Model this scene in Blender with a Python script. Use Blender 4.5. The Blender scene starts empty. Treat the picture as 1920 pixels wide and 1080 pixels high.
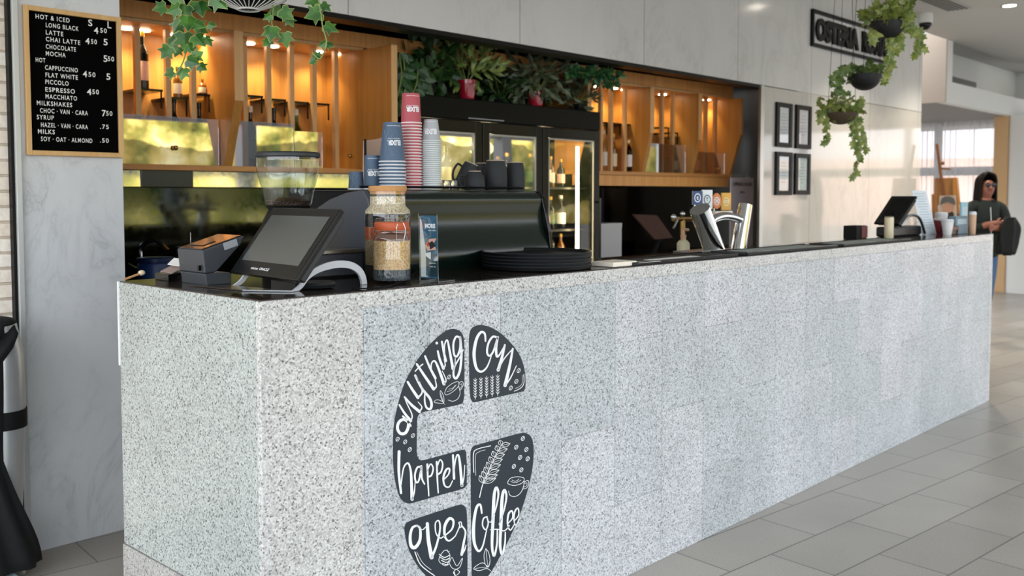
import bpy, math, random
from math import sin, cos, pi, radians, atan2, sqrt
from mathutils import Vector, Matrix

random.seed(7)
S = bpy.context.scene
COL = S.collection

# ------------------------------------------------------------------ camera
FPX, PITCH, AZ = 1791.353, radians(3.0), radians(43.29319)
PPY = 459.881      # row of the optical axis (lens shifted, verticals nearly parallel)
CAM = Vector((-1.346, -2.167, 1.472))
FW = Vector((cos(AZ)*cos(PITCH), sin(AZ)*cos(PITCH), -sin(PITCH)))
RT = Vector((sin(AZ), -cos(AZ), 0.0))
UP = RT.cross(FW)
cd = bpy.data.cameras.new('camera'); cam = bpy.data.objects.new('camera', cd); COL.objects.link(cam)
cam.matrix_world = Matrix(((RT.x, UP.x, -FW.x, CAM.x), (RT.y, UP.y, -FW.y, CAM.y), (RT.z, UP.z, -FW.z, CAM.z), (0, 0, 0, 1)))
cd.sensor_width = 36.0; cd.lens = FPX*36/1920; cd.shift_y = -(540-PPY)/1920; cd.clip_start = 0.05; cd.clip_end = 200
cd.dof.use_dof = True; cd.dof.focus_distance = 3.0; cd.dof.aperture_fstop = 4.0
S.camera = cam
S.view_settings.view_transform = 'Standard'; S.view_settings.look = 'None'
S.view_settings.gamma = 1.0; S.view_settings.exposure = 1.5
S.view_settings.use_curve_mapping = False
S.cycles.use_denoising = True
S.cycles.max_bounces = 10; S.cycles.transparent_max_bounces = 24
S.cycles.caustics_reflective = False; S.cycles.caustics_refractive = False
S.cycles.sample_clamp_indirect = 6.0

def at(px, py, x=None, y=None, z=None):
    """the point of a surveyed plane (x=, y= or z=) seen at a photograph pixel"""
    d = FW*FPX + RT*(px-960) + UP*(PPY-py)
    i, v = (0, x) if x is not None else ((1, y) if y is not None else (2, z))
    return CAM + d*((v-CAM[i])/d[i])

def srgb(h):
    if isinstance(h, str):
        h = h.lstrip('#'); c = [int(h[i:i+2], 16)/255 for i in (0, 2, 4)]
    else:
        c = [k/255 for k in h]
    return tuple((k/12.92 if k <= 0.04045 else ((k+0.055)/1.055)**2.4) for k in c)

# ------------------------------------------------------------------ node helpers
class NT:
    def __init__(s, tree): s.t = tree
    def n(s, typ, **kw):
        nd = s.t.nodes.new('ShaderNode'+typ)
        for k, v in kw.items():
            if k.startswith('i_'):
                key = k[2:].replace('_', ' ')
                nd.inputs[key].default_value = v
            else: setattr(nd, k, v)
        return nd
    def l(s, a, b): s.t.links.new(a, b)
    def math(s, op, a, b=None, c=None):
        nd = s.t.nodes.new('ShaderNodeMath'); nd.operation = op
        for i, v in enumerate((a, b, c)):
            if v is None: continue
            if isinstance(v, (int, float)): nd.inputs[i].default_value = v
            else: s.l(v, nd.inputs[i])
        return nd.outputs[0]
    def mix(s, fac, a, b, mode='MIX'):
        nd = s.t.nodes.new('ShaderNodeMix'); nd.data_type = 'RGBA'; nd.blend_type = mode
        for sock, v in ((nd.inputs[0], fac), (nd.inputs[6], a), (nd.inputs[7], b)):
            if isinstance(v, (int, float)): sock.default_value = v
            elif isinstance(v, tuple): sock.default_value = (*v[:3], 1)
            else: s.l(v, sock)
        return nd.outputs[2]
    def ramp(s, fac, stops, interp='LINEAR'):
        nd = s.t.nodes.new('ShaderNodeValToRGB'); cr = nd.color_ramp; cr.interpolation = interp
        while len(cr.elements) < len(stops): cr.elements.new(0.5)
        for e, (p, c) in zip(cr.elements, stops):
            e.position = p; e.color = (*c, 1) if isinstance(c, tuple) else (c, c, c, 1)
        s.l(fac, nd.inputs[0]); return nd.outputs[0]
    def pos(s): return s.t.nodes.new('ShaderNodeNewGeometry').outputs['Position']
    def mapping(s, vec, scale=(1, 1, 1), rot=(0, 0, 0), loc=(0, 0, 0)):
        nd = s.t.nodes.new('ShaderNodeMapping'); s.l(vec, nd.inputs[0])
        nd.inputs['Location'].default_value = loc; nd.inputs['Rotation'].default_value = rot; nd.inputs['Scale'].default_value = scale
        return nd.outputs[0]
    def noise(s, vec, scale, detail=3, rough=0.5, dist=0.0):
        nd = s.n('TexNoise'); s.l(vec, nd.inputs['Vector'])
        nd.inputs['Scale'].default_value = scale; nd.inputs['Detail'].default_value = detail
        nd.inputs['Roughness'].default_value = rough; nd.inputs['Distortion'].default_value = dist
        return nd.outputs['Fac']

SKYTOP = (1.25, 1.38, 1.5)
# ------------------------------------------------------------------ world: bright hazy sky over street planting
def make_world():
    w = bpy.data.worlds.new('world'); S.world = w; w.use_nodes = True
    t = NT(w.node_tree); w.node_tree.nodes.clear()
    co = t.n('TexCoord').outputs['Generated']
    sp = t.n('SeparateXYZ'); t.l(co, sp.inputs[0])
    z = sp.outputs['Z']; az = t.math('ARCTAN2', sp.outputs['Y'], sp.outputs['X'])
    n1 = t.noise(co, 9.0, 5, 0.6); n2 = t.noise(co, 24.0, 4, 0.6); n3 = t.noise(co, 3.0, 2)
    sky = t.mix(t.ramp(z, [(0.05, 0.0), (0.45, 1.0)]), (1.85, 1.92, 2.0), SKYTOP)
    leaf = t.ramp(n2, [(0.34, srgb('#1c2a16')), (0.46, srgb('#85803f')), (0.56, srgb('#d2bb6c')), (0.68, srgb('#fff0bd'))])
    leafb = t.n('VectorMath', operation='SCALE'); t.l(leaf, leafb.inputs[0]); leafb.inputs['Scale'].default_value = 1.45
    # street trees on the bearings across the road, their tops wobbling
    hgt = t.math('ADD', t.math('MULTIPLY', n1, 0.30), t.math('MULTIPLY', n3, 0.08))
    trees = t.math('GREATER_THAN', t.math('ADD', hgt, 0.0), z)
    span = t.math('LESS_THAN', t.math('ABSOLUTE', t.math('ADD', az, 0.98)), 0.40)
    hedge = t.math('LESS_THAN', t.math('ABSOLUTE', t.math('SUBTRACT', z, 0.02)), t.math('MULTIPLY', n1, 0.06))
    leafc = t.mix(t.math('MULTIPLY', hedge, 0.75), leafb.outputs[0], srgb('#243422'))
    c = t.mix(t.math('MULTIPLY', trees, span), sky, leafc)
    # pale buildings on the other bearings
    low = t.math('MULTIPLY', t.math('LESS_THAN', z, t.math('ADD', t.math('MULTIPLY', n3, 0.2), 0.02)), t.math('SUBTRACT', 1.0, span))
    c = t.mix(t.math('MULTIPLY', low, 0.6), c, (1.0, 1.01, 1.03))
    # a peach rendered building stands down the street (around the +X bearing)
    pb = t.math('MULTIPLY', t.math('LESS_THAN', t.math('ABSOLUTE', az), 0.50), t.math('LESS_THAN', z, 0.035))
    pb2 = t.math('MULTIPLY', t.math('LESS_THAN', t.math('ABSOLUTE', az), 0.50), t.math('GREATER_THAN', z, 0.034))
    c = t.mix(t.math('MULTIPLY', pb2, 0.85), c, (0.95, 0.94, 1.0))
    c = t.mix(pb, c, (0.95, 0.68, 0.57))
    ground = t.math('LESS_THAN', z, -0.03)
    c = t.mix(ground, c, (0.45, 0.45, 0.44))
    bg = t.n('Background'); t.l(c, bg.inputs[0]); bg.inputs[1].default_value = 1.0
    out = t.n('OutputWorld'); t.l(bg.outputs[0], out.inputs[0])
make_world()

def lamp(name, typ, loc, energy, color=(1, 1, 1), size=0.05, target=None, spot=None, blend=0.6):
    ld = bpy.data.lights.new(name, typ); ld.energy = energy; ld.color = color
    if typ == 'AREA': ld.size = size
    else: ld.shadow_soft_size = size
    if typ == 'SPOT' and spot: ld.spot_size = radians(spot); ld.spot_blend = blend
    o = bpy.data.objects.new(name, ld); COL.objects.link(o); o.location = loc
    if target is not None:
        o.rotation_euler = (Vector(target)-Vector(loc)).to_track_quat('-Z', 'Y').to_euler()
    return o

# ------------------------------------------------------------------ materials
def principled(name):
    m = bpy.data.materials.new(name); m.use_nodes = True
    t = NT(m.node_tree); b = m.node_tree.nodes['Principled BSDF']
    return m, t, b

_mc = {}
def M(name, col, rough=0.5, metal=0.0, spec=0.5, var=0.08, vscale=30.0, emit=None, estr=0.0, coat=0.0, bump=0.0):
    """plain procedural surface: base colour with a faint noise variation and roughness variation"""
    if name in _mc: return _mc[name]
    m, t, b = principled(name)
    c = srgb(col) if not (isinstance(col, tuple) and max(col) <= 1.0) else col
    tc = t.n('TexCoord').outputs['Object']
    nz = t.noise(tc, vscale, 4)
    t.l(t.mix(nz, tuple(k*(1-var) for k in c), tuple(min(1, k*(1+var)) for k in c)), b.inputs['Base Color'])
    t.l(t.math('ADD', t.math('MULTIPLY', nz, 0.12), rough-0.06 if rough > 0.06 else 0.0), b.inputs['Roughness'])
    b.inputs['Metallic'].default_value = metal; b.inputs['Specular IOR Level'].default_value = spec
    if coat: b.inputs['Coat Weight'].default_value = coat; b.inputs['Coat Roughness'].default_value = 0.08
    if emit is not None:
        b.inputs['Emission Color'].default_value = (*emit, 1); b.inputs['Emission Strength'].default_value = estr
    if bump:
        bp = t.n('Bump'); bp.inputs['Strength'].default_value = bump; bp.inputs['Distance'].default_value = 0.004
        t.l(nz, bp.inputs['Height']); t.l(bp.outputs[0], b.inputs['Normal'])
    _mc[name] = m; return m

def m_granite(name, light, tiles=False, rough=0.35, scale=210.0, tint=(1, 1, 1)):
    m, t, b = principled(name); p = t.pos()
    vo = t.n('TexVoronoi'); t.l(p, vo.inputs['Vector']); vo.inputs['Scale'].default_value = scale
    sp = t.n('SeparateColor'); t.l(vo.outputs['Color'], sp.inputs[0])
    k = light
    g = t.ramp(sp.outputs[0], [(0.0, 0.16*k), (0.05, 0.27*k), (0.13, 0.50*k), (0.40, 0.66*k), (0.75, 0.80*k), (1.0, 0.94*k)])
    big = t.noise(p, 3.0, 3); fine = t.noise(p, 480.0, 2)
    g2 = t.mix(1.0, g, t.ramp(fine, [(0.3, 0.78), (0.7, 1.12)]), 'MULTIPLY')
    g3 = t.mix(1.0, g2, t.ramp(big, [(0.3, 0.9), (0.7, 1.06)]), 'MULTIPLY')
    g4 = t.mix(1.0, g3, tint, 'MULTIPLY')
    if tiles:
        sx = t.n('SeparateXYZ'); t.l(p, sx.inputs[0]); cx = t.n('CombineXYZ')
        t.l(t.math('SUBTRACT', sx.outputs['Z'], 0.295), cx.inputs[0]); t.l(t.math('SUBTRACT', sx.outputs['X'], -0.038), cx.inputs[1])
        br = t.n('TexBrick'); t.l(cx.outputs[0], br.inputs['Vector'])
        br.offset = 0.5; br.offset_frequency = 2
        for k2, v in (('Scale', 1.0), ('Mortar Size', 0.0012), ('Mortar Smooth', 0.2), ('Bias', 0.0), ('Brick Width', 0.62), ('Row Height', 0.31)):
            br.inputs[k2].default_value = v
        br.inputs['Color1'].default_value = (0.84, 0.87, 0.885, 1); br.inputs['Color2'].default_value = (1.04, 1.02, 1.05, 1)
        br.inputs['Mortar'].default_value = (0.5, 0.5, 0.5, 1)
        g4 = t.mix(1.0, g4, br.outputs['Color'], 'MULTIPLY')
    t.l(g4, b.inputs['Base Color']); b.inputs['Roughness'].default_value = rough
    return m

def m_marble(name, base, vein, scale=2.2, rough=0.12, joint=None, amount=0.55, jx=0.0):
    m, t, b = principled(name); p = t.pos()
    q = t.mapping(p, (1, 1, 0.55), (0.3, 0.5, 0.2))
    n1 = t.noise(q, scale, 7, 0.62, 1.6)
    v1 = t.ramp(t.math('ABSOLUTE', t.math('SUBTRACT', n1, 0.5)), [(0.0, 1.0), (0.02, 0.35), (0.10, 0.0)])
    n2 = t.noise(q, scale*0.7, 4, 0.6, 0.5)
    cl = t.ramp(n2, [(0.35, 0.0), (0.75, 1.0)])
    fac = t.math('MULTIPLY', t.math('ADD', t.math('MULTIPLY', v1, cl), t.math('MULTIPLY', cl, 0.35)), amount)
    c = t.mix(fac, srgb(base), srgb(vein))
    if joint:
        sx = t.n('SeparateXYZ'); t.l(p, sx.inputs[0])
        fx = t.math('FRACT', t.math('DIVIDE', t.math('SUBTRACT', sx.outputs['X'], jx), joint))
        near = t.math('LESS_THAN', fx, 0.006)
        c = t.mix(t.math('MULTIPLY', near, 0.6), c, (0.12, 0.12, 0.12))
    t.l(c, b.inputs['Base Color']); b.inputs['Roughness'].default_value = rough
    return m

def m_wood(name, c0, c1, axis='Z', rough=0.42, scale=1.0):
    m, t, b = principled(name); tc = t.pos()
    s = {'Z': (26, 26, 1.3), 'X': (1.3, 26, 26), 'Y': (26, 1.3, 26)}[axis]
    q = t.mapping(tc, tuple(k*scale for k in s))
    n1 = t.noise(q, 1.0, 5, 0.6, 0.6); n2 = t.noise(q, 5.0, 3)
    f = t.math('ADD', t.math('MULTIPLY', n1, 0.75), t.math('MULTIPLY', n2, 0.25))
    t.l(t.ramp(f, [(0.3, srgb(c0)), (0.7, srgb(c1))]), b.inputs['Base Color'])
    b.inputs['Roughness'].default_value = rough
    return m

def m_floor(name):
    m, t, b = principled(name); p = t.pos()
    q = t.mapping(p, (1, 1, 1), (0, 0, radians(5.7)), (0, 0, 0))
    sub = t.n('VectorMath', operation='SUBTRACT'); t.l(q, sub.inputs[0]); sub.inputs[1].default_value = (2.815, -0.083, 0)
    br = t.n('TexBrick'); t.l(sub.outputs[0], br.inputs['Vector']); br.offset = 0.45; br.offset_frequency = 2
    for k2, v in (('Scale', 1.0), ('Mortar Size', 0.0035), ('Mortar Smooth', 0.1), ('Bias', 0.0), ('Brick Width', 0.612), ('Row Height', 0.288)):
        br.inputs[k2].default_value = v
    br.inputs['Color1'].default_value = (*srgb('#aea89f'), 1); br.inputs['Color2'].default_value = (*srgb('#9e988f'), 1)
    br.inputs['Mortar'].default_value = (*srgb('#6a6763'), 1)
    sp = t.ramp(t.noise(p, 160.0, 3, 0.7), [(0.3, 0.78), (0.7, 1.12)])
    sp2 = t.ramp(t.noise(p, 1.7, 3), [(0.3, 0.9), (0.7, 1.06)])
    t.l(t.mix(1.0, t.mix(1.0, br.outputs['Color'], sp, 'MULTIPLY'), sp2, 'MULTIPLY'), b.inputs['Base Color'])
    b.inputs['Roughness'].default_value = 0.34
    bp = t.n('Bump'); bp.inputs['Strength'].default_value = 0.4; bp.inputs['Distance'].default_value = 0.003; bp.invert = True
    t.l(br.outputs['Fac'], bp.inputs['Height']); t.l(bp.outputs[0], b.inputs['Normal'])
    return m

def m_brick(name):
    m, t, b = principled(name); p = t.pos()
    sx = t.n('SeparateXYZ'); t.l(p, sx.inputs[0]); cx = t.n('CombineXYZ')
    t.l(sx.outputs['X'], cx.inputs[0]); t.l(sx.outputs['Z'], cx.inputs[1])
    br = t.n('TexBrick'); t.l(cx.outputs[0], br.inputs['Vector'])
    for k2, v in (('Scale', 1.0), ('Mortar Size', 0.006), ('Mortar Smooth', 0.3), ('Brick Width', 0.16), ('Row Height', 0.062)):
        br.inputs[k2].default_value = v
    br.inputs['Color1'].default_value = (*srgb('#fbf2e6'), 1); br.inputs['Color2'].default_value = (*srgb('#f0dfcc'), 1)
    br.inputs['Mortar'].default_value = (*srgb('#cdbda9'), 1)
    nz = t.noise(p, 40.0, 4)
    t.l(t.mix(1.0, br.outputs['Color'], t.ramp(nz, [(0.3, 0.88), (0.7, 1.08)]), 'MULTIPLY'), b.inputs['Base Color'])
    b.inputs['Roughness'].default_value = 0.8
    bp = t.n('Bump'); bp.inputs['Strength'].default_value = 0.8; bp.inputs['Distance'].default_value = 0.008; bp.invert = True
    t.l(t.math('ADD', br.outputs['Fac'], t.math('MULTIPLY', nz, 0.4)), bp.inputs['Height']); t.l(bp.outputs[0], b.inputs['Normal'])
    return m

def m_pane(name, refl=0.25, tint=(1, 1, 1), rough=0.0):
    """thin pane: clear with a fresnel-boosted mirror reflection"""
    m = bpy.data.materials.new(name); m.use_nodes = True; t = NT(m.node_tree); m.node_tree.nodes.clear()
    tr = t.n('BsdfTransparent'); tr.inputs[0].default_value = (*tint, 1)
    gl = t.n('BsdfGlossy'); gl.inputs['Roughness'].default_value = rough; gl.inputs['Color'].default_value = (1, 1, 1, 1)
    lw = t.n('LayerWeight'); lw.inputs['Blend'].default_value = 0.25
    f = t.math('MINIMUM', t.math('ADD', t.math('MULTIPLY', t.math('POWER', lw.outputs['Facing'], 4.0), 0.6), refl), 1.0)
    mx = t.n('MixShader'); t.l(f, mx.inputs[0]); t.l(tr.outputs[0], mx.inputs[1]); t.l(gl.outputs[0], mx.inputs[2])
    o = t.n('OutputMaterial'); t.l(mx.outputs[0], o.inputs[0]); return m

def m_glass(name, tint=(0.96, 0.98, 0.97), ior=1.45, rough=0.0):
    m, t, b = principled(name)
    b.inputs['Base Color'].default_value = (*tint, 1); b.inputs['Transmission Weight'].default_value = 1.0
    b.inputs['IOR'].default_value = ior; b.inputs['Roughness'].default_value = rough
    return m

def m_grain(name, cols, scale=260.0, rough=0.7):
    m, t, b = principled(name); p = t.n('TexCoord').outputs['Object']
    vo = t.n('TexVoronoi'); t.l(p, vo.inputs['Vector']); vo.inputs['Scale'].default_value = scale
    sp = t.n('SeparateColor'); t.l(vo.outputs['Color'], sp.inputs[0])
    n = len(cols)
    t.l(t.ramp(sp.outputs[0], [(i/(n-1) if n > 1 else 0, srgb(c)) for i, c in enumerate(cols)]), b.inputs['Base Color'])
    bp = t.n('Bump'); bp.inputs['Strength'].default_value = 0.7; bp.inputs['Distance'].default_value = 0.004; bp.invert = True
    t.l(vo.outputs['Distance'], bp.inputs['Height']); t.l(bp.outputs[0], b.inputs['Normal'])
    b.inputs['Roughness'].default_value = rough; return m

def m_leaf(name, c0, c1, edge=None, rough=0.4):
    m, t, b = principled(name); p = t.pos()
    n1 = t.noise(p, 22.0, 3)
    c = t.ramp(n1, [(0.32, srgb(c0)), (0.68, srgb(c1))])
    if edge:
        at_ = t.n('Attribute', attribute_name='leaf_edge')
        c = t.mix(t.ramp(at_.outputs['Fac'], [(0.90, 0.0), (1.0, 0.8)]), c, srgb(edge))
    t.l(c, b.inputs['Base Color'])
    b.inputs['Roughness'].default_value = rough
    b.inputs['Subsurface Weight'].default_value = 0.0
    return m

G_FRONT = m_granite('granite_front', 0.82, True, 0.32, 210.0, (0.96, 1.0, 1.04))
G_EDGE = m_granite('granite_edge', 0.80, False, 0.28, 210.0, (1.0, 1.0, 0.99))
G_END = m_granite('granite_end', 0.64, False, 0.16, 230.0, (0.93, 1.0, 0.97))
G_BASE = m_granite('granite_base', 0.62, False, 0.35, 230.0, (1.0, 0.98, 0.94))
TOPDARK, _t, _b = principled('polished_dark_stone')
_n = _t.noise(_t.pos(), 240.0, 3, 0.7)
_t.l(_t.ramp(_n, [(0.35, srgb('#1a1512')), (0.6, srgb('#3a302a')), (0.75, srgb('#6b5e54'))]), _b.inputs['Base Color']); _b.inputs['Roughness'].default_value = 0.07
MARBLE_L = m_marble('marble_cool', '#d6d9dc', '#949a9f', 4.2, 0.25, amount=0.55)
MARBLE_B = m_marble('marble_warm', '#d8d7d5', '#a9a7a3', 1.6, 0.14, 1.32, 0.5, 0.42)
MARBLE_R = m_marble('marble_polished', '#c9c5be', '#9b968e', 1.6, 0.06, 1.32, 0.4, 0.42)
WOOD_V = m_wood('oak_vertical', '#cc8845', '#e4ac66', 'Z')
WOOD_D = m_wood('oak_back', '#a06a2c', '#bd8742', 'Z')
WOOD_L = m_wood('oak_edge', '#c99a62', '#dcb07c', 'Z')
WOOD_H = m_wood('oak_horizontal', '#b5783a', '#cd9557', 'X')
FRAMEW = m_wood('pale_frame_wood', '#c79a5e', '#ddb67e', 'Z')
FLOOR = m_floor('floor_tile'); BRICK = m_brick('white_brick')
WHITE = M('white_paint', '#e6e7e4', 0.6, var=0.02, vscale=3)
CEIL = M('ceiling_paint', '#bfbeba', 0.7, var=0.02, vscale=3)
BEIGE = M('beige_paint', '#ab9a8a', 0.6, var=0.03, vscale=3)
TAN = M('tan_light', '#d9b384', 0.5, var=0.05, vscale=4)
BLACK = M('black_paint', '#0a0b0b', 0.45, spec=0.2, var=0.15)
BLACKG = M('black_gloss', '#060707', 0.15, spec=0.3, var=0.1)
BLKGLASS = M('black_glass', '#050606', 0.03, spec=1.0, var=0.1)
BLACKM = M('black_matte', '#111213', 0.65, spec=0.2, var=0.12, bump=0.1)
CHARC = M('charcoal_plastic', '#3a3e44', 0.42, var=0.08)
SLATE = M('slate_panel', '#4a4e56', 0.38, var=0.06)
STEEL = M('brushed_steel', '#b9bab8', 0.3, 1.0, var=0.08, vscale=80)
ALUTRIM = M('aluminium_trim', '#c6c9c7', 0.35, 0.25, var=0.03)
CHROME = M('chrome', '#d5d7d9', 0.08, 1.0, var=0.03)
MIRROR = M('mirror_steel', '#dfe2e0', 0.04, 1.0, var=0.02)
BRASS = M('brass', '#b08d4f', 0.25, 1.0, var=0.05)
PAPER = M('white_paper', '#e8e8e6', 0.7, var=0.02)
WHITEPL = M('white_plastic', '#dadce0', 0.35, var=0.03)
INK = M('print_white', '#e9ebee', 0.6, var=0.01)
GREY = M('grey_plastic', '#8f9499', 0.4, var=0.05)
PANE = m_pane('clear_pane', 0.06); PANE_R = m_pane('reflective_pane', 0.42); PANE_F = m_pane('fridge_pane', 0.20)
GLASS = m_glass('jar_glass'); GLASS2 = m_glass('hopper_glass', (0.86, 0.90, 0.90), 1.3)
BOTG = m_glass('green_bottle_glass', (0.10, 0.28, 0.10), 1.45); BOTC = m_glass('clear_bottle_glass', (0.85, 0.9, 0.86), 1.4)
BOTK = M('dark_bottle', '#10120f', 0.1, spec=0.5); BOTA = M('amber_bottle', '#7a4a14', 0.12, spec=0.8)

# ------------------------------------------------------------------ mesh builder
class MB:
    def __init__(s): s.v = []; s.f = []
    def add(s, vs, fs):
        o = len(s.v); s.v += [Vector(v) for v in vs]; s.f += [tuple(i+o for i in f) for f in fs]; return s
    def box(s, x0, x1, y0, y1, z0, z1):
        return s.add([(x, y, z) for x in (x0, x1) for y in (y0, y1) for z in (z0, z1)],
                     [(0, 1, 3, 2), (4, 6, 7, 5), (0, 4, 5, 1), (2, 3, 7, 6), (0, 2, 6, 4), (1, 5, 7, 3)])
    def obox(s, o, u, v, w):
        """box from corner o spanned by u, v, w"""
        o, u, v, w = map(Vector, (o, u, v, w))
        return s.add([o+u*a+v*b+w*c for a in (0, 1) for b in (0, 1) for c in (0, 1)],
                     [(0, 1, 3, 2), (4, 6, 7, 5), (0, 4, 5, 1), (2, 3, 7, 6), (0, 2, 6, 4), (1, 5, 7, 3)])
    def prism(s, pts, d):
        """3-D polygon pts extruded by vector d"""
        n = len(pts); d = Vector(d); pts = [Vector(p) for p in pts]
        return s.add(pts+[p+d for p in pts], [tuple(range(n))[::-1], tuple(range(n, 2*n))]+[(i, (i+1) % n, n+(i+1) % n, n+i) for i in range(n)])
    def lathe(s, prof, c=(0, 0, 0), n=32, cap0=True, cap1=True, axis=None):
        c = Vector(c); R = Matrix.Identity(3)
        if axis is not None: R = Vector((0, 0, 1)).rotation_difference(Vector(axis)).to_matrix()
        vs = [c+R @ Vector((r*cos(2*pi*i/n), r*sin(2*pi*i/n), z)) for r, z in prof for i in range(n)]
        fs = [(k*n+i, k*n+(i+1) % n, (k+1)*n+(i+1) % n, (k+1)*n+i) for k in range(len(prof)-1) for i in range(n)]
        if cap0: fs.append(tuple(range(n))[::-1])
        if cap1: fs.append(tuple((len(prof)-1)*n+i for i in range(n)))
        return s.add(vs, fs)
    def tube(s, pts, r, n=8, caps=True):
        pts = [Vector(p) for p in pts]; rs = r if isinstance(r, (list, tuple)) else [r]*len(pts)
        vs = []; up = None
        for i, p in enumerate(pts):
            d = (pts[min(i+1, len(pts)-1)]-pts[max(i-1, 0)])
            d = d.normalized() if d.length > 1e-9 else Vector((0, 0, 1))
            if up is None:
                up = d.orthogonal().normalized()
            else:
                up = (up-d*up.dot(d)); up = up.normalized() if up.length > 1e-6 else d.orthogonal().normalized()
            w = d.cross(up)
            vs += [p+(up*cos(2*pi*k/n)+w*sin(2*pi*k/n))*rs[i] for k in range(n)]
        m = len(pts)
        fs = [(k*n+i, k*n+(i+1) % n, (k+1)*n+(i+1) % n, (k+1)*n+i) for k in range(m-1) for i in range(n)]
        if caps: fs += [tuple(range(n))[::-1], tuple((m-1)*n+i for i in range(n))]
        return s.add(vs, fs)
    def ball(s, c, r, n=12, sc=(1, 1, 1)):
        c = Vector(c); prof = [(sin(pi*k/n)*r, -cos(pi*k/n)*r) for k in range(n+1)]
        prof[0] = (r*0.01, -r); prof[-1] = (r*0.01, r)
        m = MB().lathe(prof, n=n*2)
        return s.add([Vector((v.x*sc[0], v.y*sc[1], v.z*sc[2]))+c for v in m.v], m.f)
    def xf(s, M4): s.v = [M4 @ v for v in s.v]; return s
    def merge(s, o): return s.add(o.v, o.f)
    def build(s, name, mat, parent=None, smooth=False, bevel=0.0, origin=None, autos=None):
        if parent is not None: off = OFF[parent]
        elif origin is not None: off = Vector(origin)
        else:
            xs = [v.x for v in s.v]; ys = [v.y for v in s.v]; zs = [v.z for v in s.v]
            off = Vector(((min(xs)+max(xs))/2, (min(ys)+max(ys))/2, min(zs)))
        me = bpy.data.meshes.new(name); me.from_pydata([tuple(v-off) for v in s.v], [], s.f); me.validate(); me.update()
        me.materials.append(mat)
        import bmesh
        bm = bmesh.new(); bm.from_mesh(me); bmesh.ops.recalc_face_normals(bm, faces=bm.faces); bm.to_mesh(me); bm.free()
        if smooth:
            me.polygons.foreach_set('use_smooth', [True]*len(me.polygons))
            me.set_sharp_from_angle(angle=radians(autos or 40))
        o = bpy.data.objects.new(name, me); COL.objects.link(o)
        if parent is not None: o.parent = parent
        else: o.location = off
        OFF[o] = off
        if bevel:
            bv = o.modifiers.new('bevel', 'BEVEL'); bv.width = bevel; bv.segments = 2; bv.limit_method = 'ANGLE'; bv.angle_limit = radians(40)
        return o
OFF = {}

def thing(name, label, cat, loc=(0, 0, 0), group=None):
    o = bpy.data.objects.new(name, None); o.empty_display_size = 0.05; COL.objects.link(o)
    o.location = loc; OFF[o] = Vector(loc)
    return tag(o, label, cat, group)
def tag(o, label, cat, group=None):
    o['label'] = label; o['category'] = cat
    if group: o['group'] = group
    return o
def struct(o, label=None, cat=None):
    o['kind'] = 'structure'
    if label: o['label'] = label
    if cat: o['category'] = cat
    return o
def dup(root, loc, label=None, rotz=None, group=None, scale=None, cat=None):
    r = root.copy(); COL.objects.link(r); r.location = loc
    if rotz is not None: r.rotation_euler = (0, 0, rotz)
    if scale is not None: r.scale = scale if isinstance(scale, tuple) else (scale,)*3
    if label: r['label'] = label
    if cat: r['category'] = cat
    if group: r['group'] = group
    for ch in list(root.children):
        c = ch.copy(); COL.objects.link(c); c.parent = r
        for g in list(ch.children):
            d = g.copy(); COL.objects.link(d); d.parent = c
    return r

_tc = {}
def text_raw(s, bold=0.0, space=1.0):
    """outline of a text string as flat verts/faces, normalised to height 1 cap and starting at 0"""
    k = (s, bold, space)
    if k in _tc: return _tc[k]
    cu = bpy.data.curves.new('t', 'FONT'); cu.body = s; cu.size = 1.0; cu.offset = bold; cu.fill_mode = 'FRONT'; cu.resolution_u = 3; cu.space_character = space
    o = bpy.data.objects.new('t', cu); COL.objects.link(o)
    dg = bpy.context.evaluated_depsgraph_get(); dg.update()
    me = bpy.data.meshes.new_from_object(o.evaluated_get(dg))
    vs = [v.co.copy() for v in me.vertices]; fs = [tuple(p.vertices) for p in me.polygons]
    bpy.data.objects.remove(o); bpy.data.curves.remove(cu); bpy.data.meshes.remove(me)
    x0 = min(v.x for v in vs); x1 = max(v.x for v in vs); y0 = min(v.y for v in vs); y1 = max(v.y for v in vs)
    _tc[k] = (vs, fs, x0, x1, y0, y1); return _tc[k]
def text_into(mb, s, fn, w, h, bold=0.02, space=1.0):
    """lays the string into a w x h box; fn(u, v) gives the 3-D point"""
    vs, fs, x0, x1, y0, y1 = text_raw(s, bold, space)
    mb.add([fn((v.x-x0)/(x1-x0)*w, (v.y-y0)/max(y1-y0, 1e-6)*h) for v in vs], fs)

def smooth_path(pts, n=8):
    """Catmull-Rom through the points"""
    if len(pts) < 3:
        pts = [pts[0], tuple((a+b)/2 for a, b in zip(pts[0], pts[-1])), pts[-1]]
    P = [Vector(p) for p in pts]; out = []
    for i in range(len(P)-1):
        p0 = P[max(i-1, 0)]; p1 = P[i]; p2 = P[i+1]; p3 = P[min(i+2, len(P)-1)]
        for k in range(n):
            t = k/n
            out.append(0.5*((2*p1)+(p2-p0)*t+(2*p0-5*p1+4*p2-p3)*t*t+(3*p1-p0-3*p2+p3)*t**3))
    out.append(P[-1]); return out
# ================================================================== THE SETTING
YW = 1.92          # plane of the marble wall
ZC = 3.45         # ceiling
SOF = 2.41       # underside of the marble over the bar
struct(MB().box(-9, 17, -6.2, 8.0, -0.2, 0.0).build('floor', FLOOR))
cl = MB().box(-3.5, 17, -4.4, 2.22, ZC, ZC+0.3)   # cut short so sky light reaches the counter; open roof beyond is made up
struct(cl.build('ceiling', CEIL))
struct(MB().box(11.4, 17, 2.22, 8.0, 3.55, 3.8).build('ceiling_back', CEIL))
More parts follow.
